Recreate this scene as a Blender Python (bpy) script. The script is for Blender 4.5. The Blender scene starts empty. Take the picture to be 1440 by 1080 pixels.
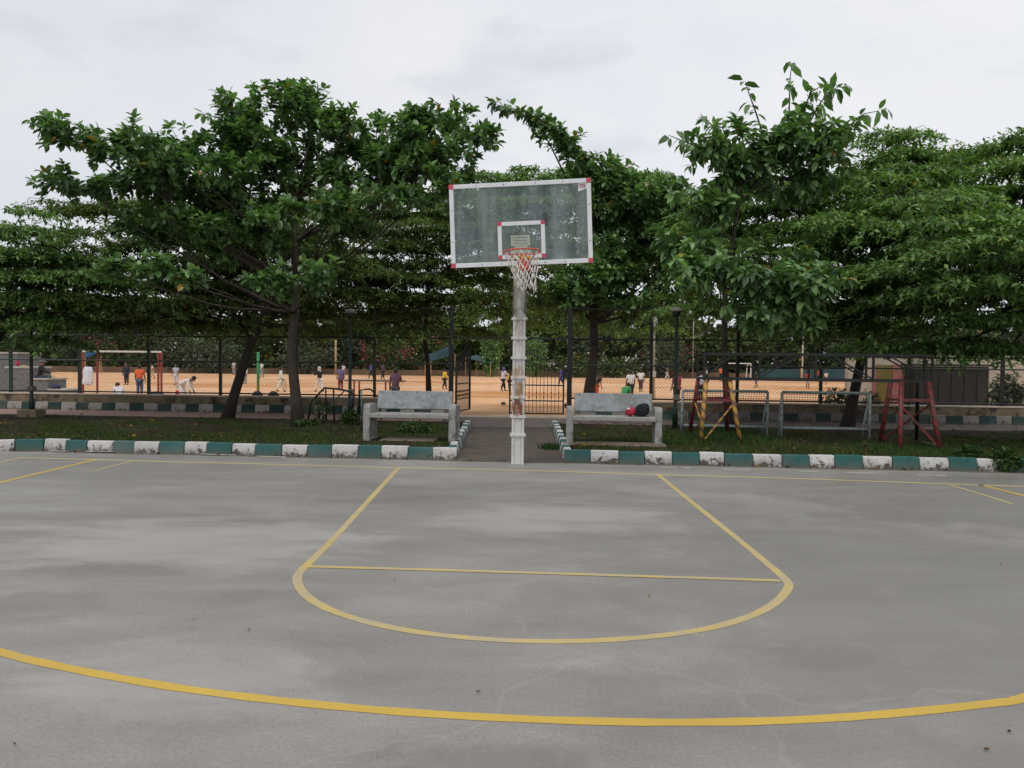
import bpy, math, random
import numpy as np
from mathutils import Matrix, Vector

random.seed(7)
rng = np.random.default_rng(11)
scene = bpy.context.scene
col = scene.collection
PI = math.pi

# ------------------------------------------------------------------ camera
FPX, HOR, CAMH, ROLL = 1081.0, 508.0, 1.55, 0.010
pit = math.atan((540 - HOR) / FPX)
c_f = Vector((0, math.cos(pit), -math.sin(pit)))
u0 = Vector((0, math.sin(pit), math.cos(pit)))
r0 = Vector((1, 0, 0))
c_u = (u0 * math.cos(ROLL) - r0 * math.sin(ROLL)).normalized()
c_r = (r0 * math.cos(ROLL) + u0 * math.sin(ROLL)).normalized()
CAM = Vector((0, 0, CAMH))
cam_d = bpy.data.cameras.new('camera')
cam = bpy.data.objects.new('camera', cam_d)
col.objects.link(cam)
cam.matrix_world = Matrix(((c_r.x, c_u.x, -c_f.x, CAM.x), (c_r.y, c_u.y, -c_f.y, CAM.y),
                           (c_r.z, c_u.z, -c_f.z, CAM.z), (0, 0, 0, 1)))
cam_d.sensor_width = 36
cam_d.lens = FPX / 1440 * 36
cam_d.clip_end = 3000
cam_d.clip_start = 0.05
scene.camera = cam


def ray(px, py):
    return c_f + c_r * ((px - 720) / FPX) + c_u * ((540 - py) / FPX)


def G(px, py, z=0.0):           # measured point on a level surface
    d = ray(px, py)
    t = (z - CAMH) / d.z
    return CAM + d * t


def W(px, py, D):               # measured point at distance D
    d = ray(px, py)
    return CAM + d * (D / d.y)


# ------------------------------------------------------------------ site lines
def kf(x): return 12.02 - 0.0886 * x      # front kerb, court side
def ff(x): return 21.2 - 0.085 * x        # fence line
FIELD = -0.45
def fz(x, y):
    t = (y - ff(x)) / 11.0
    return -0.012 + (FIELD + 0.012) * min(1, max(0, t)) ** 1.2


# ------------------------------------------------------------------ materials
def nodes_of(name):
    m = bpy.data.materials.new(name)
    m.use_nodes = True
    nt = m.node_tree
    return m, nt, nt.nodes['Principled BSDF']


def N(nt, t, **kw):
    n = nt.nodes.new(t)
    for k, v in kw.items():
        if k in n.inputs:
            n.inputs[k].default_value = v
        else:
            setattr(n, k, v)
    return n


def coords(nt, scale=(1, 1, 1), src='Object', rot=(0, 0, 0)):
    tc = N(nt, 'ShaderNodeTexCoord')
    mp = N(nt, 'ShaderNodeMapping')
    mp.inputs['Scale'].default_value = scale
    mp.inputs['Rotation'].default_value = rot
    nt.links.new(tc.outputs[src], mp.inputs['Vector'])
    return mp.outputs['Vector']


def noise(nt, vec, scale, detail=4, rough=0.55, dist=0.0):
    n = N(nt, 'ShaderNodeTexNoise')
    n.inputs['Scale'].default_value = scale
    n.inputs['Detail'].default_value = detail
    n.inputs['Roughness'].default_value = rough
    n.inputs['Distortion'].default_value = dist
    nt.links.new(vec, n.inputs['Vector'])
    return n.outputs['Fac']


def ramp(nt, fac, stops):
    r = N(nt, 'ShaderNodeValToRGB')
    cr = r.color_ramp
    while len(cr.elements) < len(stops):
        cr.elements.new(0.5)
    for e, (p, c) in zip(cr.elements, stops):
        e.position = p
        if not hasattr(c, '__len__'):
            c = (c, c, c)
        e.color = (*c[:3], 1)
    nt.links.new(fac, r.inputs['Fac'])
    return r.outputs['Color']


def mix(nt, fac, a, b, mode='MIX'):
    m = N(nt, 'ShaderNodeMix', data_type='RGBA', blend_type=mode)
    for sock, v in ((m.inputs[0], fac), (m.inputs[6], a), (m.inputs[7], b)):
        if isinstance(v, (int, float)):
            sock.default_value = v
        elif hasattr(v, '__len__'):
            sock.default_value = (*v[:3], 1)
        else:
            nt.links.new(v, sock)
    return m.outputs[2]


def math_(nt, op, a, b=0.0, clamp=False):
    m = N(nt, 'ShaderNodeMath', operation=op, use_clamp=clamp)
    for i, v in enumerate((a, b)):
        if isinstance(v, (int, float)):
            m.inputs[i].default_value = v
        else:
            nt.links.new(v, m.inputs[i])
    return m.outputs[0]


def bump(nt, b, fac, strength, dist=0.01):
    n = N(nt, 'ShaderNodeBump')
    n.inputs['Strength'].default_value = strength
    n.inputs['Distance'].default_value = dist
    nt.links.new(fac, n.inputs['Height'])
    nt.links.new(n.outputs[0], b.inputs['Normal'])


def basic(name, c, rough=0.6, var=0.15, scale=6.0, metal=0.0, bmp=0.0, dirt=None, dirt_amt=0.5, dirt_scale=4.0):
    m, nt, b = nodes_of(name)
    v = coords(nt)
    f = noise(nt, v, scale, 5)
    lo = tuple(x * (1 - var) for x in c)
    hi = tuple(min(1, x * (1 + var)) for x in c)
    cc = ramp(nt, f, [(0.3, lo), (0.7, hi)])
    if dirt:
        d = noise(nt, v, dirt_scale, 6, 0.65)
        cc = mix(nt, ramp(nt, d, [(1 - dirt_amt, 0), (min(1, 1.12 - dirt_amt), 1)]), cc, dirt)
    nt.links.new(cc, b.inputs['Base Color'])
    b.inputs['Roughness'].default_value = rough
    b.inputs['Metallic'].default_value = metal
    if bmp:
        bump(nt, b, noise(nt, v, scale * 6, 4), bmp)
    return m


def mat_court():
    m, nt, b = nodes_of('court_concrete')
    v1 = coords(nt, (0.22, 0.62, 1))
    v2 = coords(nt, (0.7, 1.5, 1), rot=(0, 0, 0.12))
    v3 = coords(nt, (1, 1, 1))
    n1 = noise(nt, v1, 1.0, 6, 0.62, 0.25)
    n2 = noise(nt, v2, 1.15, 8, 0.62, 0.35)
    n3 = noise(nt, v3, 55, 3, 0.6)
    n4 = noise(nt, v3, 0.34, 4, 0.55, 0.8)
    c = ramp(nt, n2, [(0.28, (0.214, 0.201, 0.184)), (0.5, (0.268, 0.253, 0.233)), (0.74, (0.326, 0.309, 0.286))])
    c = mix(nt, 0.8, c, ramp(nt, n1, [(0.33, (0.74, 0.74, 0.73)), (0.5, (0.97, 0.97, 0.97)), (0.66, (1.10, 1.10, 1.09))]), 'MULTIPLY')
    c = mix(nt, ramp(nt, n4, [(0.53, 0.0), (0.66, 0.6)]), c, (0.225, 0.212, 0.19))
    c = mix(nt, 0.4, c, ramp(nt, n3, [(0.3, 0.6), (0.7, 1.3)]), 'MULTIPLY')
    sp_ = N(nt, 'ShaderNodeSeparateXYZ')
    nt.links.new(v3, sp_.inputs[0])
    ne = noise(nt, v3, 1.6, 6, 0.65, 0.5)
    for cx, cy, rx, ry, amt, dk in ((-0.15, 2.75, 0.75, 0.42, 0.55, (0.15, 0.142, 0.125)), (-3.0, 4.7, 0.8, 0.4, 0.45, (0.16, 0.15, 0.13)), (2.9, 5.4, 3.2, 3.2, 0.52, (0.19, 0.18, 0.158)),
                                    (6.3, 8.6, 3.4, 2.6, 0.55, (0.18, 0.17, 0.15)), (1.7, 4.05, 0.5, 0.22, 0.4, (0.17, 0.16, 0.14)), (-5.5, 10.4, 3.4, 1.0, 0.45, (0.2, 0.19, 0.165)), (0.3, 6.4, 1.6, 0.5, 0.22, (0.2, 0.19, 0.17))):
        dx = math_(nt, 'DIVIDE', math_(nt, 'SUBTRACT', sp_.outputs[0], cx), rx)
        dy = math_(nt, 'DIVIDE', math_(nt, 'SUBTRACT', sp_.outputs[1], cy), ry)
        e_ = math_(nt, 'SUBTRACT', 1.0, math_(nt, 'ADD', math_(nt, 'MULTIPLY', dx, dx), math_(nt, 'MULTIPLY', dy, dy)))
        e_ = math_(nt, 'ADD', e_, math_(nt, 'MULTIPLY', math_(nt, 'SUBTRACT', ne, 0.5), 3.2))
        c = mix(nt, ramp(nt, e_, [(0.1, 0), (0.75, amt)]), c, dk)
    for cx, cy, rx, ry, amt in ((-2.9, 6.4, 2.2, 1.2, 0.35), (-1.6, 3.6, 0.9, 0.6, 0.3), (0.4, 7.6, 1.6, 1.0, 0.25)):
        dx = math_(nt, 'DIVIDE', math_(nt, 'SUBTRACT', sp_.outputs[0], cx), rx)
        dy = math_(nt, 'DIVIDE', math_(nt, 'SUBTRACT', sp_.outputs[1], cy), ry)
        e_ = math_(nt, 'SUBTRACT', 1.0, math_(nt, 'ADD', math_(nt, 'MULTIPLY', dx, dx), math_(nt, 'MULTIPLY', dy, dy)))
        e_ = math_(nt, 'ADD', e_, math_(nt, 'MULTIPLY', math_(nt, 'SUBTRACT', n2, 0.5), 3.0))
        c = mix(nt, ramp(nt, e_, [(0.2, 0), (0.9, amt)]), c, (0.46, 0.44, 0.405))
    # fine dark pores and specks
    n5 = noise(nt, v3, 21, 5, 0.7)
    c = mix(nt, ramp(nt, n5, [(0.60, 0), (0.72, 0.42)]), c, (0.17, 0.16, 0.142))
    # long hairline cracks
    vr = N(nt, 'ShaderNodeTexVoronoi', feature='DISTANCE_TO_EDGE')
    vr.inputs['Scale'].default_value = 0.16
    wv = N(nt, 'ShaderNodeVectorMath', operation='ADD')
    nn = N(nt, 'ShaderNodeTexNoise')
    nn.inputs['Scale'].default_value = 0.9
    nn.inputs['Detail'].default_value = 5
    nt.links.new(v3, nn.inputs['Vector'])
    nt.links.new(v3, wv.inputs[0])
    nt.links.new(nn.outputs['Color'], wv.inputs[1])
    nt.links.new(wv.outputs[0], vr.inputs['Vector'])
    crack = ramp(nt, vr.outputs['Distance'], [(0.0, 0.12), (0.003, 0)])
    c = mix(nt, crack, c, (0.45, 0.44, 0.42))
    nt.links.new(c, b.inputs['Base Color'])
    nt.links.new(ramp(nt, n2, [(0.3, 0.58), (0.7, 0.44)]), b.inputs['Roughness'])
    b.inputs['Specular IOR Level'].default_value = 0.4
    bump(nt, b, n3, 0.25, 0.004)
    return m


def mat_line(name, c, wear=0.35):
    m, nt, b = nodes_of(name)
    v = coords(nt)
    n = noise(nt, v, 5, 7, 0.7)
    n2 = noise(nt, v, 1.1, 4, 0.6)
    cc = ramp(nt, n2, [(0.35, tuple(x * 0.85 for x in c)), (0.65, c)])
    cc = mix(nt, ramp(nt, n, [(1 - wear - 0.14, 0), (1 - wear + 0.06, 0.62)]), cc, (0.36, 0.335, 0.285))
    n3 = noise(nt, v, 70, 3, 0.6)
    cc = mix(nt, ramp(nt, n3, [(0.52, 0), (0.72, 0.45)]), cc, (0.30, 0.28, 0.235))
    nt.links.new(cc, b.inputs['Base Color'])
    b.inputs['Roughness'].default_value = 0.6
    return m


def mat_kerb(name, c, chip):
    m, nt, b = nodes_of(name)
    v = coords(nt)
    n = noise(nt, v, 11, 8, 0.75)
    sep = N(nt, 'ShaderNodeSeparateXYZ')
    nt.links.new(v, sep.inputs[0])
    low = math_(nt, 'MULTIPLY', math_(nt, 'SUBTRACT', 0.15, sep.outputs[2]), 1.1)
    f = math_(nt, 'ADD', n, math_(nt, 'MAXIMUM', low, -0.04))
    n2 = noise(nt, v, 2.2, 4)
    cc = ramp(nt, n2, [(0.3, tuple(x * 0.72 for x in c)), (0.7, c)])
    cc = mix(nt, ramp(nt, f, [(chip, 0), (chip + 0.05, 1)]), cc, (0.055, 0.045, 0.035))
    n3 = noise(nt, v, 26, 4, 0.7)
    cc = mix(nt, ramp(nt, n3, [(0.56, 0), (0.72, 0.55)]), cc, tuple(x * 0.5 + 0.015 for x in c))
    gr = math_(nt, 'ADD', math_(nt, 'MULTIPLY', math_(nt, 'SUBTRACT', 0.10, sep.outputs[2]), 3.5), noise(nt, v, 5, 6, 0.7))
    cc = mix(nt, ramp(nt, gr, [(0.45, 0), (0.95, 0.6)]), cc, (0.11, 0.09, 0.07))
    n4 = noise(nt, v, 1.3, 3, 0.5)
    cc = mix(nt, ramp(nt, n4, [(0.5, 0), (0.72, 0.35)]), cc, (0.20, 0.19, 0.175))
    nt.links.new(cc, b.inputs['Base Color'])
    b.inputs['Roughness'].default_value = 0.75
    bump(nt, b, n, 0.5, 0.02)
    return m


def mat_soil():
    m, nt, b = nodes_of('leafy_soil')
    v = coords(nt)
    n1 = noise(nt, v, 0.7, 5, 0.6)
    n2 = noise(nt, v, 14, 6, 0.7)
    c = ramp(nt, n2, [(0.3, (0.016, 0.011, 0.007)), (0.55, (0.042, 0.029, 0.019)), (0.75, (0.085, 0.06, 0.04))])
    g = ramp(nt, n2, [(0.3, (0.016, 0.030, 0.008)), (0.7, (0.045, 0.07, 0.02))])
    c = mix(nt, ramp(nt, n1, [(0.42, 0), (0.6, 0.75)]), c, g)
    nt.links.new(c, b.inputs['Base Color'])
    b.inputs['Roughness'].default_value = 0.95
    b.inputs['Specular IOR Level'].default_value = 0.1
    bump(nt, b, n2, 0.8, 0.05)
    return m


def mat_sand():
    m, nt, b = nodes_of('orange_sand')
    v = coords(nt, (0.5, 1, 1))
    v3 = coords(nt)
    n1 = noise(nt, v, 0.12, 5, 0.6, 0.6)
    n2 = noise(nt, v3, 1.5, 7, 0.65)
    n3 = noise(nt, v3, 14, 4)
    c = ramp(nt, n1, [(0.32, (0.50, 0.225, 0.085)), (0.5, (0.69, 0.405, 0.222)), (0.68, (0.76, 0.485, 0.295))])
    c = mix(nt, 0.85, c, ramp(nt, n2, [(0.3, 0.68), (0.55, 1.0), (0.8, 1.14)]), 'MULTIPLY')
    n4 = noise(nt, coords(nt, (0.06, 0.9, 1)), 1.0, 6, 0.65, 0.2)
    c = mix(nt, ramp(nt, n4, [(0.54, 0), (0.68, 0.5)]), c, (0.40, 0.20, 0.09))
    c = mix(nt, 0.3, c, ramp(nt, n3, [(0.3, 0.75), (0.7, 1.15)]), 'MULTIPLY')
    sep = N(nt, 'ShaderNodeSeparateXYZ')
    nt.links.new(v3, sep.inputs[0])
    nt.links.new(c, b.inputs['Base Color'])
    b.inputs['Roughness'].default_value = 0.95
    b.inputs['Specular IOR Level'].default_value = 0.05
    bump(nt, b, n2, 0.4, 0.05)
    return m


def mat_pavers():
    m, nt, b = nodes_of('worn_pavers')
    v = coords(nt, (1, 1, 1), rot=(0, 0, PI / 4))
    br = N(nt, 'ShaderNodeTexBrick')
    br.inputs['Scale'].default_value = 4.2
    br.inputs['Color1'].default_value = (0.17, 0.125, 0.11, 1)
    br.inputs['Color2'].default_value = (0.28, 0.23, 0.21, 1)
    br.inputs['Mortar'].default_value = (0.04, 0.035, 0.03, 1)
    br.inputs['Mortar Size'].default_value = 0.03
    nt.links.new(v, br.inputs['Vector'])
    n = noise(nt, coords(nt), 3, 6)
    c = mix(nt, 0.8, br.outputs['Color'], ramp(nt, n, [(0.3, 0.65), (0.7, 1.3)]), 'MULTIPLY')
    nt.links.new(c, b.inputs['Base Color'])
    b.inputs['Roughness'].default_value = 0.8
    bump(nt, b, br.outputs['Fac'], -0.5, 0.01)
    return m


def mat_leaf(name, lo, hi, yellow=0.015, transl=0.22, rough=0.42, spec=0.4):
    m, nt, b = nodes_of(name)
    geo = N(nt, 'ShaderNodeNewGeometry')
    r = geo.outputs['Random Per Island']
    mid = tuple((a + c) / 2 for a, c in zip(lo, hi))
    stops = [(0.0, lo), (0.5, mid), (0.93, hi), (0.985 - yellow, (hi[0] * 1.1, hi[1] * 1.06, hi[2])),
             (1.0 - yellow, (0.26, 0.15, 0.02))]
    c = ramp(nt, r, stops)
    n = noise(nt, coords(nt), 0.8, 3)
    c = mix(nt, 0.9, c, ramp(nt, n, [(0.3, (0.72, 0.74, 0.8)), (0.7, (1.2, 1.18, 1.0))]), 'MULTIPLY')
    nt.links.new(c, b.inputs['Base Color'])
    b.inputs['Roughness'].default_value = rough
    b.inputs['Specular IOR Level'].default_value = spec
    tr = N(nt, 'ShaderNodeBsdfTranslucent')
    nt.links.new(mix(nt, 1.0, c, (1.25, 1.5, 0.6), 'MULTIPLY'), tr.inputs['Color'])
    ms = N(nt, 'ShaderNodeMixShader')
    ms.inputs[0].default_value = transl
    nt.links.new(b.outputs[0], ms.inputs[1])
    nt.links.new(tr.outputs[0], ms.inputs[2])
    nt.links.new(ms.outputs[0], nt.nodes['Material Output'].inputs['Surface'])
    return m


def mat_bark(name, c):
    m, nt, b = nodes_of(name)
    v = coords(nt, (1, 1, 0.3))
    n = noise(nt, v, 22, 7, 0.7)
    n2 = noise(nt, coords(nt), 3.5, 4)
    cc = ramp(nt, n, [(0.3, tuple(x * 0.45 for x in c)), (0.7, tuple(x * 1.35 for x in c))])
    cc = mix(nt, ramp(nt, n2, [(0.5, 0), (0.7, 0.4)]), cc, tuple(x * 1.8 for x in c))
    nt.links.new(cc, b.inputs['Base Color'])
    b.inputs['Roughness'].default_value = 0.9
    bump(nt, b, n, 0.9, 0.03)
    return m


def mat_glass():
    m, nt, b = nodes_of('dusty_clear_board')
    v = coords(nt)
    vs = coords(nt, (2.5, 1, 0.35))
    n = noise(nt, vs, 1.6, 5, 0.6, 0.4)
    n2 = noise(nt, v, 42, 4, 0.7)
    n3 = noise(nt, v, 7, 6, 0.7)
    dust = math_(nt, 'ADD', ramp(nt, n, [(0.36, 0.03), (0.68, 0.22)]), ramp(nt, n2, [(0.72, 0), (0.80, 0.2)]))
    dust = math_(nt, 'ADD', dust, ramp(nt, n3, [(0.55, 0), (0.8, 0.22)]), True)
    sep = N(nt, 'ShaderNodeSeparateXYZ')
    nt.links.new(v, sep.inputs[0])
    st = math_(nt, 'DIVIDE', math_(nt, 'SUBTRACT', math_(nt, 'ABSOLUTE', math_(nt, 'SUBTRACT', sep.outputs[0], 0.02)), 0.47), 0.11)
    st = math_(nt, 'SUBTRACT', 1.0, math_(nt, 'MULTIPLY', st, st), True)
    dust = math_(nt, 'ADD', dust, math_(nt, 'MULTIPLY', st, math_(nt, 'MULTIPLY', n3, 0.24)), True)
    b.inputs['Base Color'].default_value = (0.46, 0.53, 0.54, 1)
    b.inputs['Roughness'].default_value = 0.25
    tr = N(nt, 'ShaderNodeBsdfTransparent')
    tr.inputs['Color'].default_value = (0.86, 0.91, 0.90, 1)
    gl = N(nt, 'ShaderNodeBsdfGlossy')
    gl.inputs['Roughness'].default_value = 0.03
    fr = N(nt, 'ShaderNodeLayerWeight')
    fr.inputs['Blend'].default_value = 0.5
    m1 = N(nt, 'ShaderNodeMixShader')
    nt.links.new(math_(nt, 'MULTIPLY_ADD', math_(nt, 'POWER', fr.outputs['Facing'], 5.0), 0.9), m1.inputs[0])
    for n_ in nt.nodes:
        if n_.type == 'MATH' and n_.operation == 'MULTIPLY_ADD': n_.inputs[2].default_value = 0.035
    nt.links.new(tr.outputs[0], m1.inputs[1])
    nt.links.new(gl.outputs[0], m1.inputs[2])
    m2 = N(nt, 'ShaderNodeMixShader')
    nt.links.new(dust, m2.inputs[0])
    nt.links.new(m1.outputs[0], m2.inputs[1])
    nt.links.new(b.outputs[0], m2.inputs[2])
    nt.links.new(m2.outputs[0], nt.nodes['Material Output'].inputs['Surface'])
    return m


def mat_striped(name, a, bcol, freq, axis=2):
    m, nt, b = nodes_of(name)
    sep = N(nt, 'ShaderNodeSeparateXYZ')
    nt.links.new(coords(nt), sep.inputs[0])
    s = math_(nt, 'SINE', math_(nt, 'MULTIPLY', sep.outputs[axis], freq))
    nt.links.new(ramp(nt, math_(nt, 'MULTIPLY_ADD', s, 0.5), [(0.0, a), (0.05, bcol)]), b.inputs['Base Color'])
    b.inputs['Roughness'].default_value = 0.9
    return m


def mat_pole():
    m, nt, b = nodes_of('white_pole_paint')
    v = coords(nt)
    vs = coords(nt, (1, 1, 0.4))
    n = noise(nt, v, 5, 6, 0.65)
    cc = ramp(nt, n, [(0.3, (0.50, 0.49, 0.47)), (0.7, (0.68, 0.67, 0.65))])
    sep = N(nt, 'ShaderNodeSeparateXYZ')
    nt.links.new(v, sep.inputs[0])

    def patch(z0, h, strength, colr, base):
        nonlocal cc
        d = math_(nt, 'DIVIDE', math_(nt, 'ABSOLUTE', math_(nt, 'SUBTRACT', sep.outputs[2], z0)), h)
        dx = math_(nt, 'DIVIDE', math_(nt, 'ABSOLUTE', math_(nt, 'SUBTRACT', sep.outputs[0], 0.095)), 0.10)
        d = math_(nt, 'ADD', math_(nt, 'MULTIPLY', d, d), math_(nt, 'MULTIPLY', dx, dx))
        nz = noise(nt, vs, 14, 6, 0.7, 0.3)
        f = math_(nt, 'ADD', math_(nt, 'SUBTRACT', 1.0, d), math_(nt, 'MULTIPLY', math_(nt, 'SUBTRACT', nz, 0.5), 5.5))
        f = ramp(nt, f, [(max(0, base - 0.12), 0), (min(1, base + 0.6), strength)])
        cc = mix(nt, f, cc, colr)
    patch(0.86, 0.15, 1.0, (0.22, 0.068, 0.018), 0.12)
    patch(1.12, 0.15, 0.9, (0.30, 0.155, 0.05), 0.22)
    patch(1.40, 0.12, 0.75, (0.36, 0.21, 0.075), 0.35)
    patch(2.1, 0.5, 0.5, (0.36, 0.25, 0.15), 0.75)
    # rust bleeding in small flecks all over
    n2 = noise(nt, vs, 30, 6, 0.75)
    cc = mix(nt, ramp(nt, n2, [(0.66, 0), (0.76, 0.6)]), cc, (0.30, 0.16, 0.07))
    nt.links.new(cc, b.inputs['Base Color'])
    b.inputs['Roughness'].default_value = 0.5
    return m


def mat_bark_paint(name, c, c2, freq):          # flaking paint with spiral bands
    m, nt, b = nodes_of(name)
    v = coords(nt)
    n = noise(nt, v, 9, 6, 0.7)
    sep = N(nt, 'ShaderNodeSeparateXYZ')
    nt.links.new(v, sep.inputs[0])
    s = math_(nt, 'SINE', math_(nt, 'ADD', math_(nt, 'MULTIPLY', sep.outputs[2], freq),
                               math_(nt, 'MULTIPLY', sep.outputs[0], freq * 0.8)))
    f = math_(nt, 'ADD', math_(nt, 'MULTIPLY', s, 0.28), n)
    nt.links.new(ramp(nt, f, [(0.5, c), (0.62, c2)]), b.inputs['Base Color'])
    b.inputs['Roughness'].default_value = 0.55
    return m


M = {}
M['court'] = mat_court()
M['yellow'] = mat_line('yellow_court_paint', (0.60, 0.39, 0.05), 0.26)
M['pale_yellow'] = mat_line('worn_yellow_paint', (0.56, 0.42, 0.14), 0.44)
M['faint'] = mat_line('faded_yellow_paint', (0.62, 0.50, 0.20), 0.2)
M['faded_white'] = mat_line('faded_white_paint', (0.62, 0.60, 0.55), 0.5)
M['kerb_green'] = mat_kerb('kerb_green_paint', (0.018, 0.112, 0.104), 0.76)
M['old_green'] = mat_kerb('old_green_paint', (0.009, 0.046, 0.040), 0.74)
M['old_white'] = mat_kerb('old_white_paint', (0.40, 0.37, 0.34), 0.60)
M['shaded_white'] = mat_kerb('shaded_white_paint', (0.24, 0.22, 0.20), 0.58)  # right back kerb: tree shade put into the white, chips and grime on top
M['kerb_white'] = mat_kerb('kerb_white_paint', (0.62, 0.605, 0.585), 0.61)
M['hairline'] = mat_line('hairline_crack', (0.44, 0.415, 0.38), 0.42)
M['soil'] = mat_soil()
M['sand'] = mat_sand()
M['pavers'] = mat_pavers()
M['ramp'] = basic('damp_dark_concrete', (0.085, 0.066, 0.052), 0.85, 0.35, 3, bmp=0.3, dirt=(0.042, 0.033, 0.026), dirt_amt=0.45)
M['walk'] = basic('pinkish_walk', (0.33, 0.20, 0.16), 0.85, 0.2, 4, dirt=(0.12, 0.08, 0.06), dirt_amt=0.45)
M['dirt'] = basic('gutter_dirt', (0.13, 0.10, 0.075), 0.95, 0.35, 5, bmp=0.4)
M['ground'] = basic('far_ground', (0.11, 0.10, 0.05), 0.95, 0.35, 0.3)
M['bench'] = basic('grey_cast_concrete', (0.29, 0.285, 0.27), 0.8, 0.2, 9, bmp=0.4, dirt=(0.13, 0.125, 0.11), dirt_amt=0.46, dirt_scale=4)
M['bench_top'] = basic('smooth_cement_slab', (0.25, 0.265, 0.27), 0.6, 0.2, 11, dirt=(0.15, 0.16, 0.16), dirt_amt=0.5, dirt_scale=6)
M['brownslab'] = basic('brown_cement', (0.16, 0.12, 0.09), 0.9, 0.25, 5, bmp=0.3)
M['wall'] = basic('stained_plaster', (0.20, 0.155, 0.095), 0.9, 0.25, 4, dirt=(0.045, 0.035, 0.025), dirt_amt=0.5, dirt_scale=3)
M['wallcap'] = basic('pale_wall_cap', (0.50, 0.42, 0.34), 0.85, 0.15, 5)
M['iron'] = basic('black_iron_paint', (0.007, 0.008, 0.0075), 0.5, 0.2, 8)
M['fence_green'] = basic('dark_green_paint', (0.014, 0.035, 0.026), 0.5, 0.25, 6)
M['rail'] = basic('weathered_rail', (0.035, 0.055, 0.045), 0.45, 0.25, 8)
M['wire'] = basic('galvanised_wire', (0.06, 0.06, 0.055), 0.5, 0.2, 8, metal=0.3)
M['lamp_green'] = basic('lamp_post_green', (0.006, 0.024, 0.015), 0.45, 0.2, 5)
M['lamp_cap'] = basic('grey_lamp_cap', (0.16, 0.15, 0.13), 0.6, 0.2, 5)
M['white_metal'] = basic('white_frame_paint', (0.66, 0.68, 0.70), 0.4, 0.06, 6)
M['red_tape'] = basic('red_tape', (0.50, 0.06, 0.09), 0.5, 0.15, 8)
M['orange_rim'] = basic('red_rim_paint', (0.55, 0.065, 0.025), 0.4, 0.2, 20)
M['yellow_steel'] = basic('yellow_steel', (0.62, 0.33, 0.04), 0.45, 0.2, 20)
M['net'] = basic('white_cord', (0.66, 0.62, 0.57), 0.8, 0.15, 20)
M['glass'] = mat_glass()
M['steel_brown'] = basic('brown_steel', (0.13, 0.12, 0.10), 0.6, 0.25, 6)
M['beige'] = basic('beige_plate', (0.78, 0.66, 0.50), 0.7, 0.15, 6, dirt=(0.3, 0.22, 0.15), dirt_amt=0.42, dirt_scale=9)
M['pole'] = mat_pole()
M['goal_grey'] = basic('grey_goal_paint', (0.24, 0.29, 0.28), 0.5, 0.25, 10, dirt=(0.08, 0.09, 0.085), dirt_amt=0.45, dirt_scale=18)
M['dark_net'] = basic('dark_goal_net', (0.05, 0.04, 0.035), 0.9, 0.2, 8)
M['yellow_leg'] = mat_bark_paint('flaking_yellow_paint', (0.46, 0.25, 0.045), (0.17, 0.09, 0.045), 34)
M['red_leg'] = mat_bark_paint('flaking_red_paint', (0.19, 0.026, 0.022), (0.085, 0.03, 0.026), 40)
M['truss'] = basic('dark_truss_steel', (0.007, 0.008, 0.008), 0.5, 0.3, 8)
M['red_bar'] = basic('red_bar_paint', (0.22, 0.035, 0.025), 0.5, 0.25, 8)
M['white_bar'] = basic('white_bar_paint', (0.62, 0.62, 0.60), 0.5, 0.1, 8)
M['granite'] = basic('grey_granite', (0.15, 0.155, 0.16), 0.7, 0.25, 9, dirt=(0.09, 0.09, 0.09), dirt_amt=0.45)
M['paleslab'] = basic('pale_stone', (0.42, 0.40, 0.36), 0.75, 0.15, 6)
M['pale_post'] = basic('pale_concrete_post', (0.32, 0.30, 0.26), 0.85, 0.2, 4)
M['wood_post'] = basic('tan_wood_post', (0.42, 0.27, 0.13), 0.8, 0.2, 5)
M['rubber'] = basic('black_rubber', (0.012, 0.012, 0.013), 0.8, 0.3, 8)
M['cream'] = basic('cream_plaster', (0.42, 0.37, 0.30), 0.9, 0.12, 3, dirt=(0.27, 0.23, 0.18), dirt_amt=0.42, dirt_scale=2)
M['olive'] = basic('olive_panel', (0.15, 0.12, 0.03), 0.8, 0.15, 4)
M['dark_box'] = basic('dark_olive_sheet', (0.010, 0.010, 0.007), 0.7, 0.25, 2)
M['teal_net'] = basic('teal_shade_cloth', (0.02, 0.062, 0.07), 0.85, 0.2, 0.8)
M['blue_tarp'] = basic('blue_tarp', (0.02, 0.10, 0.26), 0.6, 0.2, 2)
M['earth'] = basic('brown_earth_wall', (0.16, 0.095, 0.055), 0.95, 0.3, 0.5)
M['red_cloth'] = basic('red_cloth', (0.42, 0.02, 0.05), 0.85, 0.25, 14)
M['navy_cloth'] = basic('navy_bag_cloth', (0.006, 0.007, 0.011), 0.95, 0.3, 18)
M['bark_dark'] = mat_bark('dark_bark', (0.035, 0.026, 0.020))
M['bark_grey'] = mat_bark('grey_brown_bark', (0.055, 0.041, 0.032))
M['leaf_broad'] = mat_leaf('glossy_broad_leaf', (0.042, 0.090, 0.038), (0.185, 0.330, 0.118), 0.008, 0.28, rough=0.36, spec=0.5)
M['leaf_bluish'] = mat_leaf('blue_green_leaf', (0.060, 0.125, 0.052), (0.205, 0.350, 0.130), 0.004, 0.24, rough=0.40, spec=0.5)
M['leaf_feather'] = mat_leaf('feathery_leaf', (0.048, 0.100, 0.034), (0.225, 0.360, 0.128), 0.001, 0.32, 0.5, 0.25)
M['leaf_dusty'] = mat_leaf('dusty_leaf', (0.050, 0.088, 0.028), (0.145, 0.205, 0.070), 0.003, 0.3, 0.6, 0.2)
M['leaf_far'] = mat_leaf('far_leaf', (0.040, 0.066, 0.026), (0.105, 0.140, 0.052), 0.006, 0.12, 0.85, 0.08)
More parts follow.
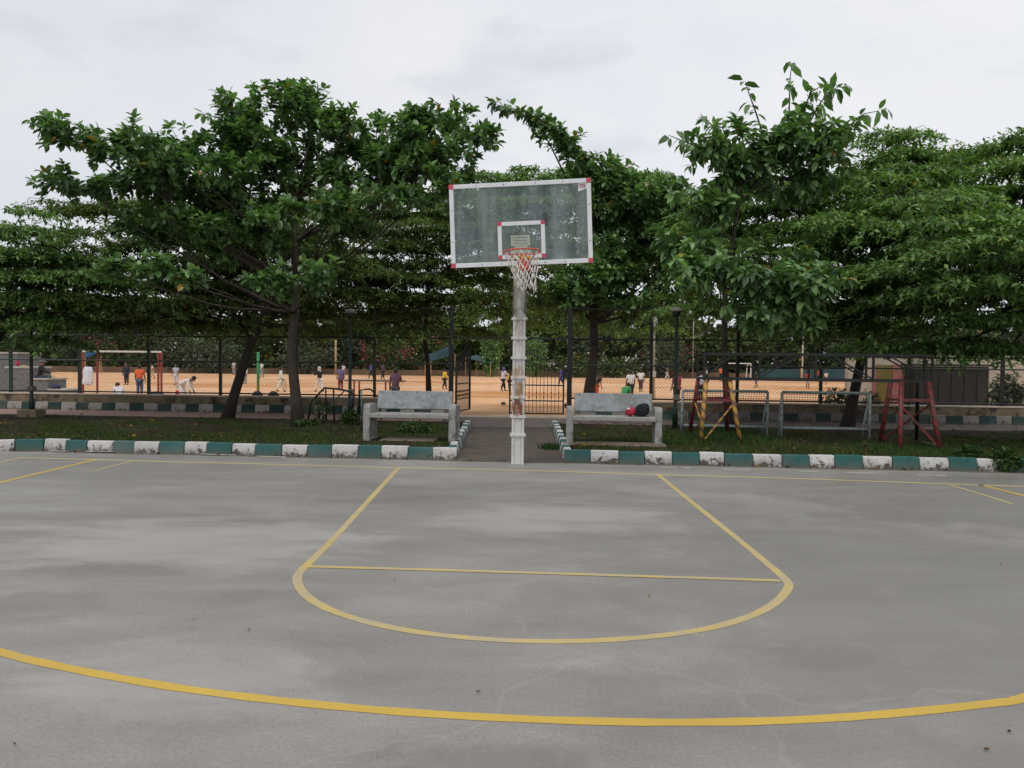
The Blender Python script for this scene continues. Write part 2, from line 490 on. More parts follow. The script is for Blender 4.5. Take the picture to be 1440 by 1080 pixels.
M['leaf_far_b'] = mat_leaf('far_grey_leaf', (0.060, 0.080, 0.058), (0.105, 0.128, 0.085), 0.002, 0.12, 0.85, 0.08)
M['pink_flower'] = basic('pink_blossom', (0.26, 0.035, 0.085), 0.8, 0.3, 1.0)
M['orange_flower'] = basic('orange_blossom', (0.28, 0.085, 0.05), 0.8, 0.3, 1.0)
M['white_flower'] = basic('white_blossom', (0.6, 0.6, 0.55), 0.8, 0.15, 1.0)
M['grass'] = mat_leaf('short_grass', (0.026, 0.048, 0.012), (0.070, 0.108, 0.028), 0.01, 0.15, 0.7, 0.15)
M['weed'] = mat_leaf('dark_weed_leaf', (0.022, 0.055, 0.014), (0.055, 0.105, 0.028), 0.0, 0.2, 0.6, 0.2)
M['litter'] = mat_leaf('dry_leaf', (0.05, 0.03, 0.015), (0.16, 0.10, 0.05), 0.2, 0.05, 0.9, 0.1)
M['skin'] = basic('brown_skin', (0.20, 0.105, 0.065), 0.6, 0.08, 4)
M['hair'] = basic('black_hair', (0.010, 0.008, 0.007), 0.6, 0.2, 20)
_cl = {}
def cloth(c):
    k = tuple(c)
    if k not in _cl:
        _cl[k] = basic('cloth_%d' % len(_cl), c, 0.9, 0.14, 9)
    return _cl[k]


# ------------------------------------------------------------------ builders
def tag(o, label=None, cat=None, group=None, kind=None):
    if label: o['label'] = label
    if cat: o['category'] = cat
    if group: o['group'] = group
    if kind: o['kind'] = kind
    return o


def empty(name, loc, label, cat, group=None, rz=0.0):
    o = bpy.data.objects.new(name, None)
    o.empty_display_size = 0.2
    o.location = loc
    o.rotation_euler = (0, 0, rz)
    col.objects.link(o)
    return tag(o, label, cat, group)


class MB:
    def __init__(self):
        self.v, self.f, self.m = [], [], []

    def add(self, vs, fs, mi=0):
        n = len(self.v)
        self.v += [Vector(p) for p in vs]
        self.f += [[i + n for i in f] for f in fs]
        self.m += [mi] * len(fs)
        return self

    def box(self, c, s, rot=None, mi=0, taper=1.0):
        sx, sy, sz = s[0] / 2, s[1] / 2, s[2] / 2
        vs = []
        for z, k in ((-sz, 1.0), (sz, taper)):
            for x, y in ((-sx, -sy), (sx, -sy), (sx, sy), (-sx, sy)):
                p = Vector((x * k, y * k, z))
                if rot is not None: p = rot @ p
                vs.append(p + Vector(c))
        return self.add(vs, [(3, 2, 1, 0), (4, 5, 6, 7), (0, 1, 5, 4), (1, 2, 6, 5), (2, 3, 7, 6), (3, 0, 4, 7)], mi)

    def tube(self, pts, r, n=8, mi=0, cap=True):
        pts = [Vector(p) for p in pts]
        k = len(pts)
        rs = r if hasattr(r, '__len__') else [r] * k
        t0 = (pts[1] - pts[0]).normalized()
        a = Vector((0, 0, 1)) if abs(t0.z) < 0.9 else Vector((1, 0, 0))
        x = t0.cross(a).normalized()
        vs, fs = [], []
        for i, p in enumerate(pts):
            t = (pts[min(i + 1, k - 1)] - pts[max(i - 1, 0)]).normalized()
            x = (x - t * x.dot(t)).normalized()
            y = t.cross(x)
            for j in range(n):
                an = 2 * PI * j / n
                vs.append(p + (x * math.cos(an) + y * math.sin(an)) * rs[i])
        for i in range(k - 1):
            for j in range(n):
                fs.append((i * n + j, i * n + (j + 1) % n, (i + 1) * n + (j + 1) % n, (i + 1) * n + j))
        if cap:
            fs.append(tuple(range(n - 1, -1, -1)))
            fs.append(tuple(range((k - 1) * n, k * n)))
        return self.add(vs, fs, mi)

    def bar(self, a, b, w, h=None, mi=0):          # rectangular bar from a to b
        h = h or w
        a, b = Vector(a), Vector(b)
        t = (b - a).normalized()
        up = Vector((0, 0, 1)) if abs(t.z) < 0.95 else Vector((0, 1, 0))
        x = t.cross(up).normalized()
        y = x.cross(t)
        vs = [p + x * (sx * w / 2) + y * (sy * h / 2) for p in (a, b) for sx, sy in ((-1, -1), (1, -1), (1, 1), (-1, 1))]
        return self.add(vs, [(0, 1, 2, 3), (7, 6, 5, 4), (0, 4, 5, 1), (1, 5, 6, 2), (2, 6, 7, 3), (3, 7, 4, 0)], mi)

    def prism(self, outline, ext, mi=0):           # outline of 3-D points pushed along ext
        o = [Vector(p) for p in outline]
        e = Vector(ext)
        n = len(o)
        fs = [tuple(range(n - 1, -1, -1)), tuple(range(n, 2 * n))]
        fs += [(i, (i + 1) % n, n + (i + 1) % n, n + i) for i in range(n)]
        return self.add(o + [p + e for p in o], fs, mi)

    def blob(self, c, r, n=12, m=8, mi=0, jit=0.0, zmin=-1.0, seed=0, rot=None):
        rr = random.Random(seed)
        vs, fs = [], []
        for i in range(m + 1):
            th = PI * i / m
            for j in range(n):
                ph = 2 * PI * j / n
                q = 1 + rr.uniform(-jit, jit)
                z = max(math.cos(th), zmin)
                p = Vector((math.sin(th) * math.cos(ph) * r[0] * q, math.sin(th) * math.sin(ph) * r[1] * q, z * r[2] * q))
                if rot is not None: p = rot @ p
                vs.append(p + Vector(c))
        for i in range(m):
            for j in range(n):
                fs.append((i * n + j, (i + 1) * n + j, (i + 1) * n + (j + 1) % n, i * n + (j + 1) % n))
        return self.add(vs, fs, mi)

    def lathe(self, prof, c, n=16, mi=0):
        vs, fs = [], []
        for r, z in prof:
            for j in range(n):
                a = 2 * PI * j / n
                vs.append(Vector((c[0] + r * math.cos(a), c[1] + r * math.sin(a), c[2] + z)))
        for i in range(len(prof) - 1):
            for j in range(n):
                fs.append((i * n + j, i * n + (j + 1) % n, (i + 1) * n + (j + 1) % n, (i + 1) * n + j))
        fs.append(tuple(range(n - 1, -1, -1)))
        fs.append(tuple(range((len(prof) - 1) * n, len(prof) * n)))
        return self.add(vs, fs, mi)

    def build(self, name, mats, parent=None, smooth=False, bevel=0.0, local=False, xf=None, seg=2):
        mats = mats if isinstance(mats, (list, tuple)) else [mats]
        off = Vector((0, 0, 0))
        if parent is not None and not local:
            q = parent
            while q is not None:
                off = off + q.location
                q = q.parent
        vs = [(xf @ p if xf is not None else p) - off for p in self.v]
        me = bpy.data.meshes.new(name)
        me.from_pydata([tuple(p) for p in vs], [], self.f)
        me.update()
        for k in mats: me.materials.append(k)
        me.polygons.foreach_set('material_index', self.m)
        if smooth: me.polygons.foreach_set('use_smooth', [True] * len(me.polygons))
        o = bpy.data.objects.new(name, me)
        col.objects.link(o)
        if parent is not None: o.parent = parent
        if bevel:
            b = o.modifiers.new('bevel', 'BEVEL')
            b.width = bevel
            b.segments = seg
            b.limit_method = 'ANGLE'
        return o


def copy_thing(src, loc, rz, label):
    c = src.copy()
    col.objects.link(c)
    c.location = loc
    c.rotation_euler = (0, 0, rz)
    c['label'] = label
    for ch in src.children:
        d = ch.copy()
        col.objects.link(d)
        d.parent = c
        for g in ch.children:
            e = g.copy()
            col.objects.link(e)
            e.parent = d
    return c


def structure(o):
    o['kind'] = 'structure'
    return o


def sheet(name, xs, ys, zf, mat):
    vs, fs = [], []
    nx = len(xs)
    for j, _ in enumerate(ys(xs[0])):
        for x in xs:
            y = ys(x)[j]
            vs.append((x, y, zf(x, y)))
    ny = len(ys(xs[0]))
    for j in range(ny - 1):
        for i in range(nx - 1):
            fs.append((j * nx + i, j * nx + i + 1, (j + 1) * nx + i + 1, (j + 1) * nx + i))
    mb = MB()
    mb.add(vs, fs)
    return structure(mb.build(name, mat, smooth=True))


# ================================================================== SETTING
MB().add([(-900, -300, -0.62), (900, -300, -0.62), (900, 1400, -0.62), (-900, 1400, -0.62)], [(0, 1, 2, 3)]).build('ground', M['ground'])['kind'] = 'structure'
lin = lambda a, b, n: [a + (b - a) * i / (n - 1) for i in range(n)]
# earth between the court and the fence
sheet('gutter', lin(-40, 40, 41), lambda x: [-14, ff(x) + 0.02], lambda x, y: -0.02, M['dirt'])
# concrete court
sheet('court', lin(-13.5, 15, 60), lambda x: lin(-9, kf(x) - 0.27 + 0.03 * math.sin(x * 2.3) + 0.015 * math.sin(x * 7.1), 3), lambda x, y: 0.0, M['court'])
# ramp between the kerbs, pavers at the gate, walk along the fence
sheet('path', lin(-0.92, 0.90, 5), lambda x: [kf(x) - 0.29, 18.0], lambda x, y: -0.004 + 0.004 * (y > 15), M['ramp'])
sheet('paved_threshold', lin(-1.75, 1.72, 9), lambda x: [17.98 if abs(x) < 0.95 else 18.7, ff(x) - 0.12], lambda x, y: 0.004, M['pavers'])
sheet('walkway', lin(-24, -1.75, 12), lambda x: [ff(x) - 2.45, ff(x) - 0.02], lambda x, y: 0.03, M['walk'])
M['walk_shaded'] = basic('shaded_walk', (0.15, 0.11, 0.09), 0.9, 0.3, 3, dirt=(0.05, 0.038, 0.028), dirt_amt=0.55)  # right-hand walk: shade under the trees mixed into its colour, dirt blotches over it
sheet('walkway', lin(1.72, 24, 12), lambda x: [ff(x) - 2.45, ff(x) - 0.02], lambda x, y: 0.03, M['walk_shaded'])
MB().box((0.02, ff(0) - 0.06, 0.02), (3.2, 0.14, 0.05), Matrix.Rotation(-0.085, 3, 'Z')).build('gate_sill', M['wallcap'])['kind'] = 'structure'
# sports field
sheet('field', lin(-130, 130, 53), lambda x: [ff(x) + 0.0] + [ff(x) + k for k in (1, 2, 4, 6, 8, 11, 16, 25)] + [60, 80, 101 + 1.5 * math.sin(x * 0.2)], fz, M['sand'])
sheet('verge', lin(-160, 160, 65), lambda x: [100.5, 104, 140], lambda x, y: FIELD + 0.015, M['ground'])


# raised planting beds either side of the path
def bed_z(x, y):
    f0, f1 = kf(x) + 0.15, ff(x) - 2.5
    t = min(1, max(0, (y - f0) / (f1 - f0)))
    return 0.155 - 0.105 * t + 0.025 * math.sin(x * 1.7 + y * 0.9) * math.sin(t * PI) + 0.015 * math.sin(x * 4.1 - y * 2.7) * math.sin(t * PI)


for xa, xb in ((-22, -1.02), (1.0, 24)):
    sheet('planting_bed', lin(xa, xb, 70), lambda x: lin(kf(x) + 0.14, ff(x) - 2.44, 22), bed_z, M['soil'])


# kerbs
def kerb(pts, blen, h, depth, start, z0=-0.02, mats=('kerb_green', 'kerb_white')):
    mb = MB()
    pts = [Vector((p[0], p[1], 0)) for p in pts]
    L = [0]
    for a, b in zip(pts, pts[1:]): L.append(L[-1] + (b - a).length)
    n = max(1, round(L[-1] / blen))
    bl = L[-1] / n

    def at(s):
        for i in range(len(pts) - 1):
            if s <= L[i + 1] + 1e-6:
                t = (s - L[i]) / (L[i + 1] - L[i])
                return pts[i].lerp(pts[i + 1], t)
        return pts[-1]
    cuts = [0] + [(i + random.uniform(-0.07, 0.07)) * bl for i in range(1, n)] + [L[-1]]
    for i in range(n):
        a, b = at(cuts[i] + 0.004), at(cuts[i + 1] - 0.004)
        t = (b - a).normalized()
        nrm = Vector((-t.y, t.x, 0))               # away from the court
        hh = h + random.uniform(-0.010, 0.010)
        ja = nrm * random.uniform(-0.008, 0.008)
        sec = [(0.0, z0), (0.035, hh), (depth, hh), (depth, z0)]
        vs = [p + ja + nrm * s + Vector((0, 0, z)) for p in (a, b) for s, z in sec]
        mb.add(vs, [(0, 1, 2, 3), (7, 6, 5, 4), (0, 4, 5, 1), (1, 5, 6, 2), (2, 6, 7, 3)], (i + start) % 2)
    o = mb.build('kerb', [M[k] for k in mats], bevel=0.012, seg=2)
    o['kind'] = 'structure'
    return o


kl = [(-10.2, -6), (-10.2, 9), (-9.9, 10.8), (-9.2, 12.0), (-8.5, 12.55), (-7.9, kf(-7.9) + 0.06), (-7.2, kf(-7.2))]
fl = [(x, kf(x)) for x in lin(-7.2, -0.98, 8)]
kerb(kl + fl[1:] + [(-0.86, kf(-0.9) + 0.09)], 0.41, 0.17, 0.15, 1)
kerb([(-0.86, kf(-0.86) + 0.14), (-0.90, 15.3), (-0.93, 18.2)], 0.40, 0.17, 0.15, 0)
kerb([(0.93, 18.0), (0.87, 15.3), (0.80, kf(0.8) + 0.1)], 0.40, 0.17, 0.15, 1)
kerb([(0.82, kf(0.82))] + [(x, kf(x)) for x in lin(1.5, 16, 12)], 0.415, 0.17, 0.15, 0)
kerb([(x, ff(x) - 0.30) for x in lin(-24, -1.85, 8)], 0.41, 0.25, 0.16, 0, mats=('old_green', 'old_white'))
kerb([(x, ff(x) - 0.30) for x in lin(1.85, 24, 8)], 0.41, 0.25, 0.16, 1, mats=('old_green', 'shaded_white'))


# painted court lines
def ribbon(name, pts, w, mat, z=0.002, smooth=0):
    p = [Vector((q[0], q[1], 0)) for q in pts]
    for _ in range(smooth):
        q = [p[0]]
        for a, b in zip(p, p[1:]):
            q += [a.lerp(b, 0.25), a.lerp(b, 0.75)]
        p = q + [p[-1]]
    vs, fs = [], []
    for i, a in enumerate(p):
        t = (p[min(i + 1, len(p) - 1)] - p[max(0, i - 1)]).normalized()
        n = Vector((-t.y, t.x, 0))
        ww = w * random.uniform(0.93, 1.07) / 2
        vs += [a + n * ww + Vector((0, 0, z)), a - n * ww + Vector((0, 0, z))]
    for i in range(len(p) - 1):
        fs.append((2 * i, 2 * i + 1, 2 * i + 3, 2 * i + 2))
    o = MB().add(vs, fs).build(name, mat)
    o['kind'] = 'structure'
    return o


g = lambda L: [G(x, y) for x, y in L]
ribbon('baseline', g([(27.5, 643.7), (133, 646.3), (240, 649.5), (420, 654), (560, 657.8), (750, 662), (925, 667.5), (1100, 672.5), (1260, 678), (1440, 684.5)]) + [G(1560, 688)], 0.065, M['faint'])
ribbon('sideline', g([(27.5, 644.2), (0, 650.3)]) + [Vector((-7.52, 8, 0)), Vector((-7.54, -6, 0))], 0.06, M['pale_yellow'])
ribbon('sideline', [Vector((7.5, 10.95, 0)), Vector((7.5, -6, 0))], 0.06, M['pale_yellow'])
tp = g([(133, 646.8), (0, 678.5)]) + [Vector((-6.22, 8.0, 0)), Vector((-5.95, 7.0, 0)), Vector((-5.3, 5.9, 0)), Vector((-4.2, 4.8, 0))]
tp += g([(0, 919), (100, 941), (200, 960), (300, 975), (440, 991), (580, 1003), (720, 1011), (860, 1015.5), (980, 1016.5), (1100, 1014), (1200, 1008.5), (1300, 1000), (1400, 989), (1440, 984)])
tp += [Vector((3.6, 4.2, 0)), Vector((4.9, 5.3, 0)), Vector((5.8, 6.7, 0)), Vector((6.1, 8.0, 0))] + g([(1440, 697), (1378, 681.8)])
ribbon('three_point_line', tp, 0.068, M['yellow'], smooth=2)
key = g([(560, 658.5), (512, 711), (470, 757), (430, 796.5), (420, 806), (417, 815), (424, 833), (450, 852), (490, 868), (540, 881), (600, 891.5), (680, 899.5), (760, 902.5), (840, 901.5), (920, 895.5), (980, 887.5),
         (1030, 876), (1070, 861), (1095, 845), (1108, 829), (1110, 821), (1101, 811), (1050, 768), (1000, 728), (960, 696), (926, 668)])
ribbon('key_line', key, 0.066, M['pale_yellow'], smooth=1)
ribbon('free_throw_line', g([(432, 797), (600, 801.5), (800, 807.5), (960, 812.5), (1098, 817)]), 0.060, M['pale_yellow'], z=0.0035)
ribbon('faded_line', g([(186, 648.8), (160, 655), (130, 663)]), 0.035, M['faint'], z=0.003)
ribbon('faded_line', g([(1336, 682.5), (1380, 695), (1424, 709)]), 0.035, M['faint'], z=0.003)
for a, b in (((70, 634.2), (96, 634.5)), ((120, 634.8), (160, 635.4)), ((280, 638.4), (332, 640)), ((362, 641.6), (402, 642.8)), ((930, 656.8), (952, 657.2)), ((960, 658), (972, 658.3)), ((1016, 660), (1056, 661.2)), ((1125, 663), (1150, 663.6)), ((1190, 664.6), (1233, 665.6)), ((1290, 668), (1330, 669))):
    ribbon('edge_mark', [G(*a, 0.0), G(*b, 0.0)], 0.07, M['faded_white'], z=0.003)


# ================================================================== BASKETBALL POST
HB = W(727.5, 652, 11.55)
hoop = empty('basketball_hoop', (HB.x, HB.y, 0), 'white rusty basketball post with tilted clear backboard, red rim and white net', 'basketball hoop')
lean = Matrix.Translation(HB) @ Matrix.Rotation(0.004, 4, 'Y') @ Matrix.Translation(-HB)
px_, py_ = HB.x, HB.y
PT = 2.86
mb = MB()
for s in (-1, 1):                         # two channels and a recessed face between them
    mb.box((px_ + s * 0.072, py_, PT / 2), (0.042, 0.17, PT))
mb.box((px_, py_, PT / 2), (0.100, 0.145, PT - 0.004))
pole = mb.build('pole', M['pole'], hoop, bevel=0.006, xf=lean)
for v in pole.data.vertices: v.co.x += 0.095
pole.location.x = -0.095
for py in (448, 475.5, 503.5, 531, 559, 586, 612):
    z = W(728, py, 11.46).z
    a = random.uniform(-0.02, 0.02)
    o = MB().box((px_, py_, z), (0.235, 0.205, 0.042), Matrix.Rotation(a, 3, 'Y')).build('batten', M['pole'], hoop, bevel=0.006, xf=lean)
    for v in o.data.vertices: v.co.x += 0.095
    o.location.x = -0.095
mb = MB()
for s in (-1, 1):
    mb.box((px_ + s * 0.085, py_ - 0.103, W(728, 422, 11.5).z), (0.03, 0.03, 0.42))
mb.build('side_angle', M['steel_brown'], hoop, xf=lean)

BD = 9.80
BC = W(732, 314.6, BD)
MBD = Matrix.Translation(BC) @ Matrix.Rotation(-0.085, 4, 'Z') @ Matrix.Rotation(-0.040, 4, 'Y')
bw, bh, fw = 1.80, 1.055, 0.055
board = MB().box((0, 0, 0), (bw - 0.02, 0.016, bh - 0.02)).build('backboard', M['glass'], hoop, xf=MBD)
mb = MB()
for s in (-1, 1):
    mb.box((0, -0.004, s * (bh - fw) / 2), (bw - 2 * fw - 0.001, 0.034, fw))
    mb.box((s * (bw - fw) / 2, -0.004, 0), (fw, 0.034, bh))
mb.build('board_frame', M['white_metal'], board, bevel=0.004, xf=MBD)
for sx in (-1, 1):
    for sz in (-1, 1):
        MB().box((sx * (bw - fw) / 2, -0.012, sz * (bh - fw) / 2), (fw + 0.004, 0.026, fw + 0.004)).build('corner_tape', M['red_tape'], board, xf=MBD)
# inner target rectangle
ci = MBD.inverted() @ W(733.5, 337.5, BD)
iw, ih, it = 0.60, 0.47, 0.05
mb = MB()
for s in (-1, 1):
    mb.box((ci.x, -0.0105, ci.z + s * (ih - it) / 2), (iw - 2 * it - 0.002, 0.004, it))
    mb.box((ci.x + s * (iw - it) / 2, -0.0105, ci.z), (it, 0.004, ih - 2 * it - 0.002))
mb.build('target_rectangle', M['white_metal'], board, xf=MBD)
for sx in (-1, 1):
    for sz in (-1, 1):
        MB().box((ci.x + sx * (iw - it) / 2, -0.0105, ci.z + sz * (ih - it) / 2), (it, 0.005, it)).build('target_corner', M['red_tape'], board, xf=MBD)
# bolts on the frame
for x, z in ((-.55, .5), (-.2, .5), (.2, .5), (.55, .5), (-.5, -.5), (-.25, -.5), (.3, -.5), (.55, -.5), (-.872, .2), (-.872, -.2), (.872, .2), (.872, -.25)):
    MB().blob((x, -0.022, z), (0.008, 0.006, 0.008), 8, 4).build('bolt', M['steel_brown'], board, xf=MBD)
# maker's sticker with lettering in the upper right corner
sx0, sz0 = bw / 2 - fw, bh / 2 - fw
st = MB().prism([(sx0 - 0.105, -0.009, sz0), (sx0 - 0.105, -0.009, sz0 - 0.105), (sx0, -0.009, sz0 - 0.07), (sx0, -0.009, sz0)], (0, -0.002, 0)).build('sticker', M['white_metal'], board, xf=MBD)


def text_mesh(name, s, size, parent, xf, mat):
    cu = bpy.data.curves.new(name, 'FONT')
    cu.body = s
    cu.size = size
    cu.align_x = 'CENTER'
    cu.align_y = 'CENTER'
    cu.extrude = 0.001
    cu.offset = 0.001
    t = bpy.data.objects.new(name, cu)
    col.objects.link(t)
    dg = bpy.context.evaluated_depsgraph_get()
    me = bpy.data.meshes.new_from_object(t.evaluated_get(dg))
    bpy.data.objects.remove(t)
    q = parent
    off = Vector((0, 0, 0))
    while q is not None:
        off = off + q.location
        q = q.parent
    me.transform(Matrix.Translation(-off) @ xf)
    me.materials.clear()
    me.materials.append(mat)
    o = bpy.data.objects.new(name, me)
    col.objects.link(o)
    o.parent = parent
    return o


M['logo_red'] = basic('logo_red', (0.30, 0.05, 0.07), 0.6, 0.1, 20)
tx = MBD @ Matrix.Translation((sx0 - 0.055, -0.0125, sz0 - 0.038)) @ Matrix.Rotation(PI / 2, 4, 'X')
text_mesh('sticker_lettering', 'TSG', 0.042, board, tx, M['logo_red'])
ring = []
for i in range(24):
    a = 2 * PI * i / 24
    ring.append((sx0 - 0.055 + 0.041 * abs(math.cos(a)) ** 0.5 * (1 if math.cos(a) > 0 else -1), -0.0125, sz0 - 0.038 + 0.023 * abs(math.sin(a)) ** 0.7 * (1 if math.sin(a) > 0 else -1)))
MB().tube(ring + [ring[0]], 0.0025, 4, cap=False).build('sticker_border', M['logo_red'], board, xf=MBD)
# steel behind the board
mb = MB()
for pxx in (680.6, 781):
    c = MBD.inverted() @ W(pxx, 314, BD)
    mb.box((c.x, 0.035, 0), (0.05, 0.04, bh - 0.03))
zc = (MBD.inverted() @ W(731, 349, BD)).z
mb.box((-0.02, 0.075, zc - 0.09), (0.90, 0.04, 0.16))
mb.build('back_brace', M['steel_brown'], hoop, xf=MBD)
# boom from the post to the board and its end plate
arm_z = zc - 0.05
b_end = MBD @ Vector((0.0, 0.10, arm_z))
mb = MB()
mb.bar((px_, py_ + 0.05, PT - 0.12), b_end, 0.16, 0.20)
mb.build('boom', M['beige'], hoop, bevel=0.005)
for s_ in (-1, 1):
    MB().bar((px_ + s_ * 0.05, py_, PT - 0.55), b_end + Vector((s_ * 0.05, 0.2, -0.08)), 0.045, 0.045).build('boom_strut', M['white_bar'], hoop)
pl = MBD.inverted() @ W(731.5, 337.5, BD)
mb = MB().box((pl.x, 0.05, pl.z), (0.245, 0.03, 0.135))
mb.build('end_plate', M['beige'], hoop, xf=MBD)
mb = MB()
for k in (-1, 0, 1):
    mb.box((pl.x, 0.033, pl.z + k * 0.038), (0.17, 0.006, 0.006))
mb.build('plate_groove', M['steel_brown'], hoop, xf=MBD)
mb = MB().prism([(pl.x - 0.07, 0.04, pl.z - 0.07), (pl.x + 0.07, 0.04, pl.z - 0.07), (pl.x + 0.13, 0.04, pl.z - 0.16), (pl.x - 0.13, 0.04, pl.z - 0.16)], (0, 0.05, 0))
mb.build('gusset', M['beige'], hoop, xf=MBD)
# rim
RC = W(734, 354, 9.42)
MR = Matrix.Translation(RC) @ Matrix.Rotation(-0.085, 4, 'Z') @ Matrix.Rotation(-0.035, 4, 'Y') @ Matrix.Rotation(-0.02, 4, 'X')
R_ = 0.225
rim = MB().tube([(R_ * math.cos(2 * PI * i / 40), R_ * math.sin(2 * PI * i / 40), 0) for i in range(41)], 0.0105, 8, cap=False)
for s in (-1, 1):
    rim.tube([(s * 0.16, 0.155, -0.005), (s * 0.075, 0.33, -0.06)], 0.009, 6)
rim = rim.build('rim', M['orange_rim'], hoop, smooth=True, xf=MR)
MB().box((0, 0.345, -0.10), (0.15, 0.03, 0.17)).build('mount_plate', M['orange_rim'], rim, bevel=0.004, xf=MR)
mb = MB()
mb.bar((-0.045, 0.20, -0.01), (-0.05, 0.33, -0.17), 0.022, 0.03)
mb.bar((-0.06, 0.225, -0.02), (0.09, 0.215, -0.03), 0.02, 0.025)
mb.bar((0.05, 0.21, -0.02), (0.05, 0.33, -0.04), 0.02, 0.025)
mb.build('rim_strut', M['yellow_steel'], rim, xf=MR)
# net
net = MB()
nn_, rows = 12, 5
def npt(i, k):
    t = k / rows
    a = 2 * PI * (i + 0.5 * (k % 2)) / nn_
    r = (R_ - 0.004) * (1 - 0.52 * t ** 0.75) + 0.012 * math.sin(i * 2.1 + k) * t
    return Vector((r * math.cos(a) + 0.055 * t + 0.008 * math.sin(i * 3 + k * 1.3) * t, r * math.sin(a), -0.015 - 0.42 * t + 0.02 * math.sin(i * 1.7 + 0.5) * t))
for k in range(rows):
    for i in range(nn_):
        a = npt(i, k)
        for j in ((i, i - 1) if k % 2 == 0 else (i, i + 1)):
            b = npt(j, k + 1)
            m_ = a.lerp(b, 0.5)
            m_ += Vector((0, 0, -0.012))
            net.tube([a, m_, b], 0.0055, 5)
for i in range(nn_):                                  # loops over the rim
    a = npt(i, 0)
    net.tube([a, a * 1.06 + Vector((0, 0, 0.02)), a * 0.98 + Vector((0, 0, 0.025))], 0.005, 4)
for i, l in ((1, .06), (4, .05), (7, .07), (10, .05)):  # torn loops at the hem
    a = npt(i, rows)
    net.tube([a, a + Vector((0.02, 0, -l)), a + Vector((0.035, 0, -0.005))], 0.0055, 5)
net.build('net', M['net'], hoop, smooth=True, xf=MR)


# ================================================================== BENCHES
def make_bench(loc, rz, label):
    e = empty('concrete_bench', loc, label, 'bench', 'concrete benches by the kerb', rz)
    L = 1.50
    for s in (-1, 1):
        prof = [(0.0, 0.0), (0.0, 0.60), (0.02, 0.645), (0.07, 0.665), (0.40, 0.66), (0.50, 0.62), (0.50, 0.0), (0.36, 0.0), (0.34, 0.36), (0.15, 0.36), (0.13, 0.0)]
        x = s * (L / 2) - 0.06
        MB().prism([(x, y, z) for y, z in prof], (0.12, 0, 0)).build('side_support', M['bench'], e, bevel=0.008, local=True)
    MB().box((0, 0.20, 0.465), (L - 0.10, 0.50, 0.075)).build('seat', M['bench'], e, bevel=0.012, local=True)
    R = Matrix.Rotation(-0.20, 3, 'X')
    MB().box((0, 0.50, 0.715), (L - 0.14, 0.07, 0.33), R).build('backrest', M['bench_top'], e, bevel=0.012, local=True)
    return e


BL = W(575, 622, 13.25); BR = W(863, 627, 13.05)
bench1 = make_bench((BL.x, BL.y, 0.12), -0.085, 'weathered concrete bench with mottled grey backrest, empty, left of the path')
bench2 = copy_thing(bench1, (BR.x, BR.y, 0.12), -0.085, 'concrete bench with a damp patch on its backrest, carrying a red and a dark bag')
# damp patch on the second bench's back
dm = basic('damp_cement', (0.19, 0.195, 0.195), 0.5, 0.08, 6)
mbp = MB()
R2 = Matrix.Rotation(-0.20, 3, 'X')
outl = [(0.06, 0.155), (0.36, 0.155), (0.33, 0.09), (0.29, 0.02), (0.25, -0.05), (0.19, -0.04), (0.12, 0.0), (0.075, 0.06)]
mbp.prism([R2 @ Vector((x, -0.037, z)) + Vector((0, 0.50, 0.715)) for x, z in outl], R2 @ Vector((0, 0.002, 0)))
mbp.build('damp_patch', dm, bench2, local=True)

# slab under each bench
for b, nm, w in ((bench1, 'brown stone slab lying under the left concrete bench', 0.95), (bench2, 'brown cement footing slab in front of the bench with bags', 1.75)):
    mb = MB().box((b.location.x - (0.02 if w < 1 else 0), b.location.y + (0.02 if w > 1 else 0.25), 0.145), (w, 0.5, 0.06), Matrix.Rotation(-0.09, 3, 'Z'))
    tag(mb.build('stone_slab', M['brownslab'], bevel=0.02), nm, 'slab')

# bags on the right bench
def on_bench(px, py): return W(px, py, BR.y + 0.02)
p = on_bench(888, 588)
seat_z = 0.12 + 0.505
mb = MB()
mb.blob((p.x, p.y + 0.12, seat_z + 0.07), (0.088, 0.08, 0.068), 14, 9, jit=0.07, seed=1)
mb.blob((p.x + 0.035, p.y + 0.13, seat_z + 0.105), (0.06, 0.06, 0.052), 12, 8, jit=0.09, seed=2)
mb.blob((p.x - 0.035, p.y + 0.09, seat_z + 0.10), (0.05, 0.05, 0.036), 12, 8, jit=0.12, seed=5)
rb = tag(empty('cloth_bag', (p.x, p.y + 0.12, seat_z), 'crumpled red cloth bag with a white scrap on the bench seat', 'bag'))
o = mb.build('bag_body', M['red_cloth'], rb, smooth=True)
MB().blob((p.x - 0.04, p.y + 0.07, seat_z + 0.13), (0.03, 0.026, 0.017), 8, 6, jit=0.15, seed=9).build('white_scrap', M['white_metal'], rb, smooth=True)
p = on_bench(904.5, 588)
bk = empty('backpack', (p.x, p.y + 0.14, seat_z), 'rounded black backpack beside the red bag on the bench', 'backpack')
mb = MB().blob((0, 0, 0), (1, 1, 1), 20, 14)
for v in mb.v:                                   # squared-off soft body that sags to one side
    q = [math.copysign(abs(c) ** 0.62, c) for c in v]
    zz = q[2]
    v.x, v.y, v.z = p.x + 0.128 * q[0] * (1 - 0.22 * max(0, zz)) + 0.03 * zz, p.y + 0.14 + 0.11 * q[1] * (1 - 0.2 * max(0, zz)), seat_z + 0.108 + 0.108 * zz + 0.012 * math.sin(q[0] * 5 + q[1] * 3)
mb.build('pack_body', M['navy_cloth'], bk, smooth=True)
mb = MB().blob((0, 0, 0), (1, 1, 1), 16, 10)
for v in mb.v:
    q = [math.copysign(abs(c) ** 0.6, c) for c in v]
    v.x, v.y, v.z = p.x - 0.005 + 0.085 * q[0], p.y + 0.05 + 0.033 * q[1], seat_z + 0.074 + 0.06 * q[2]
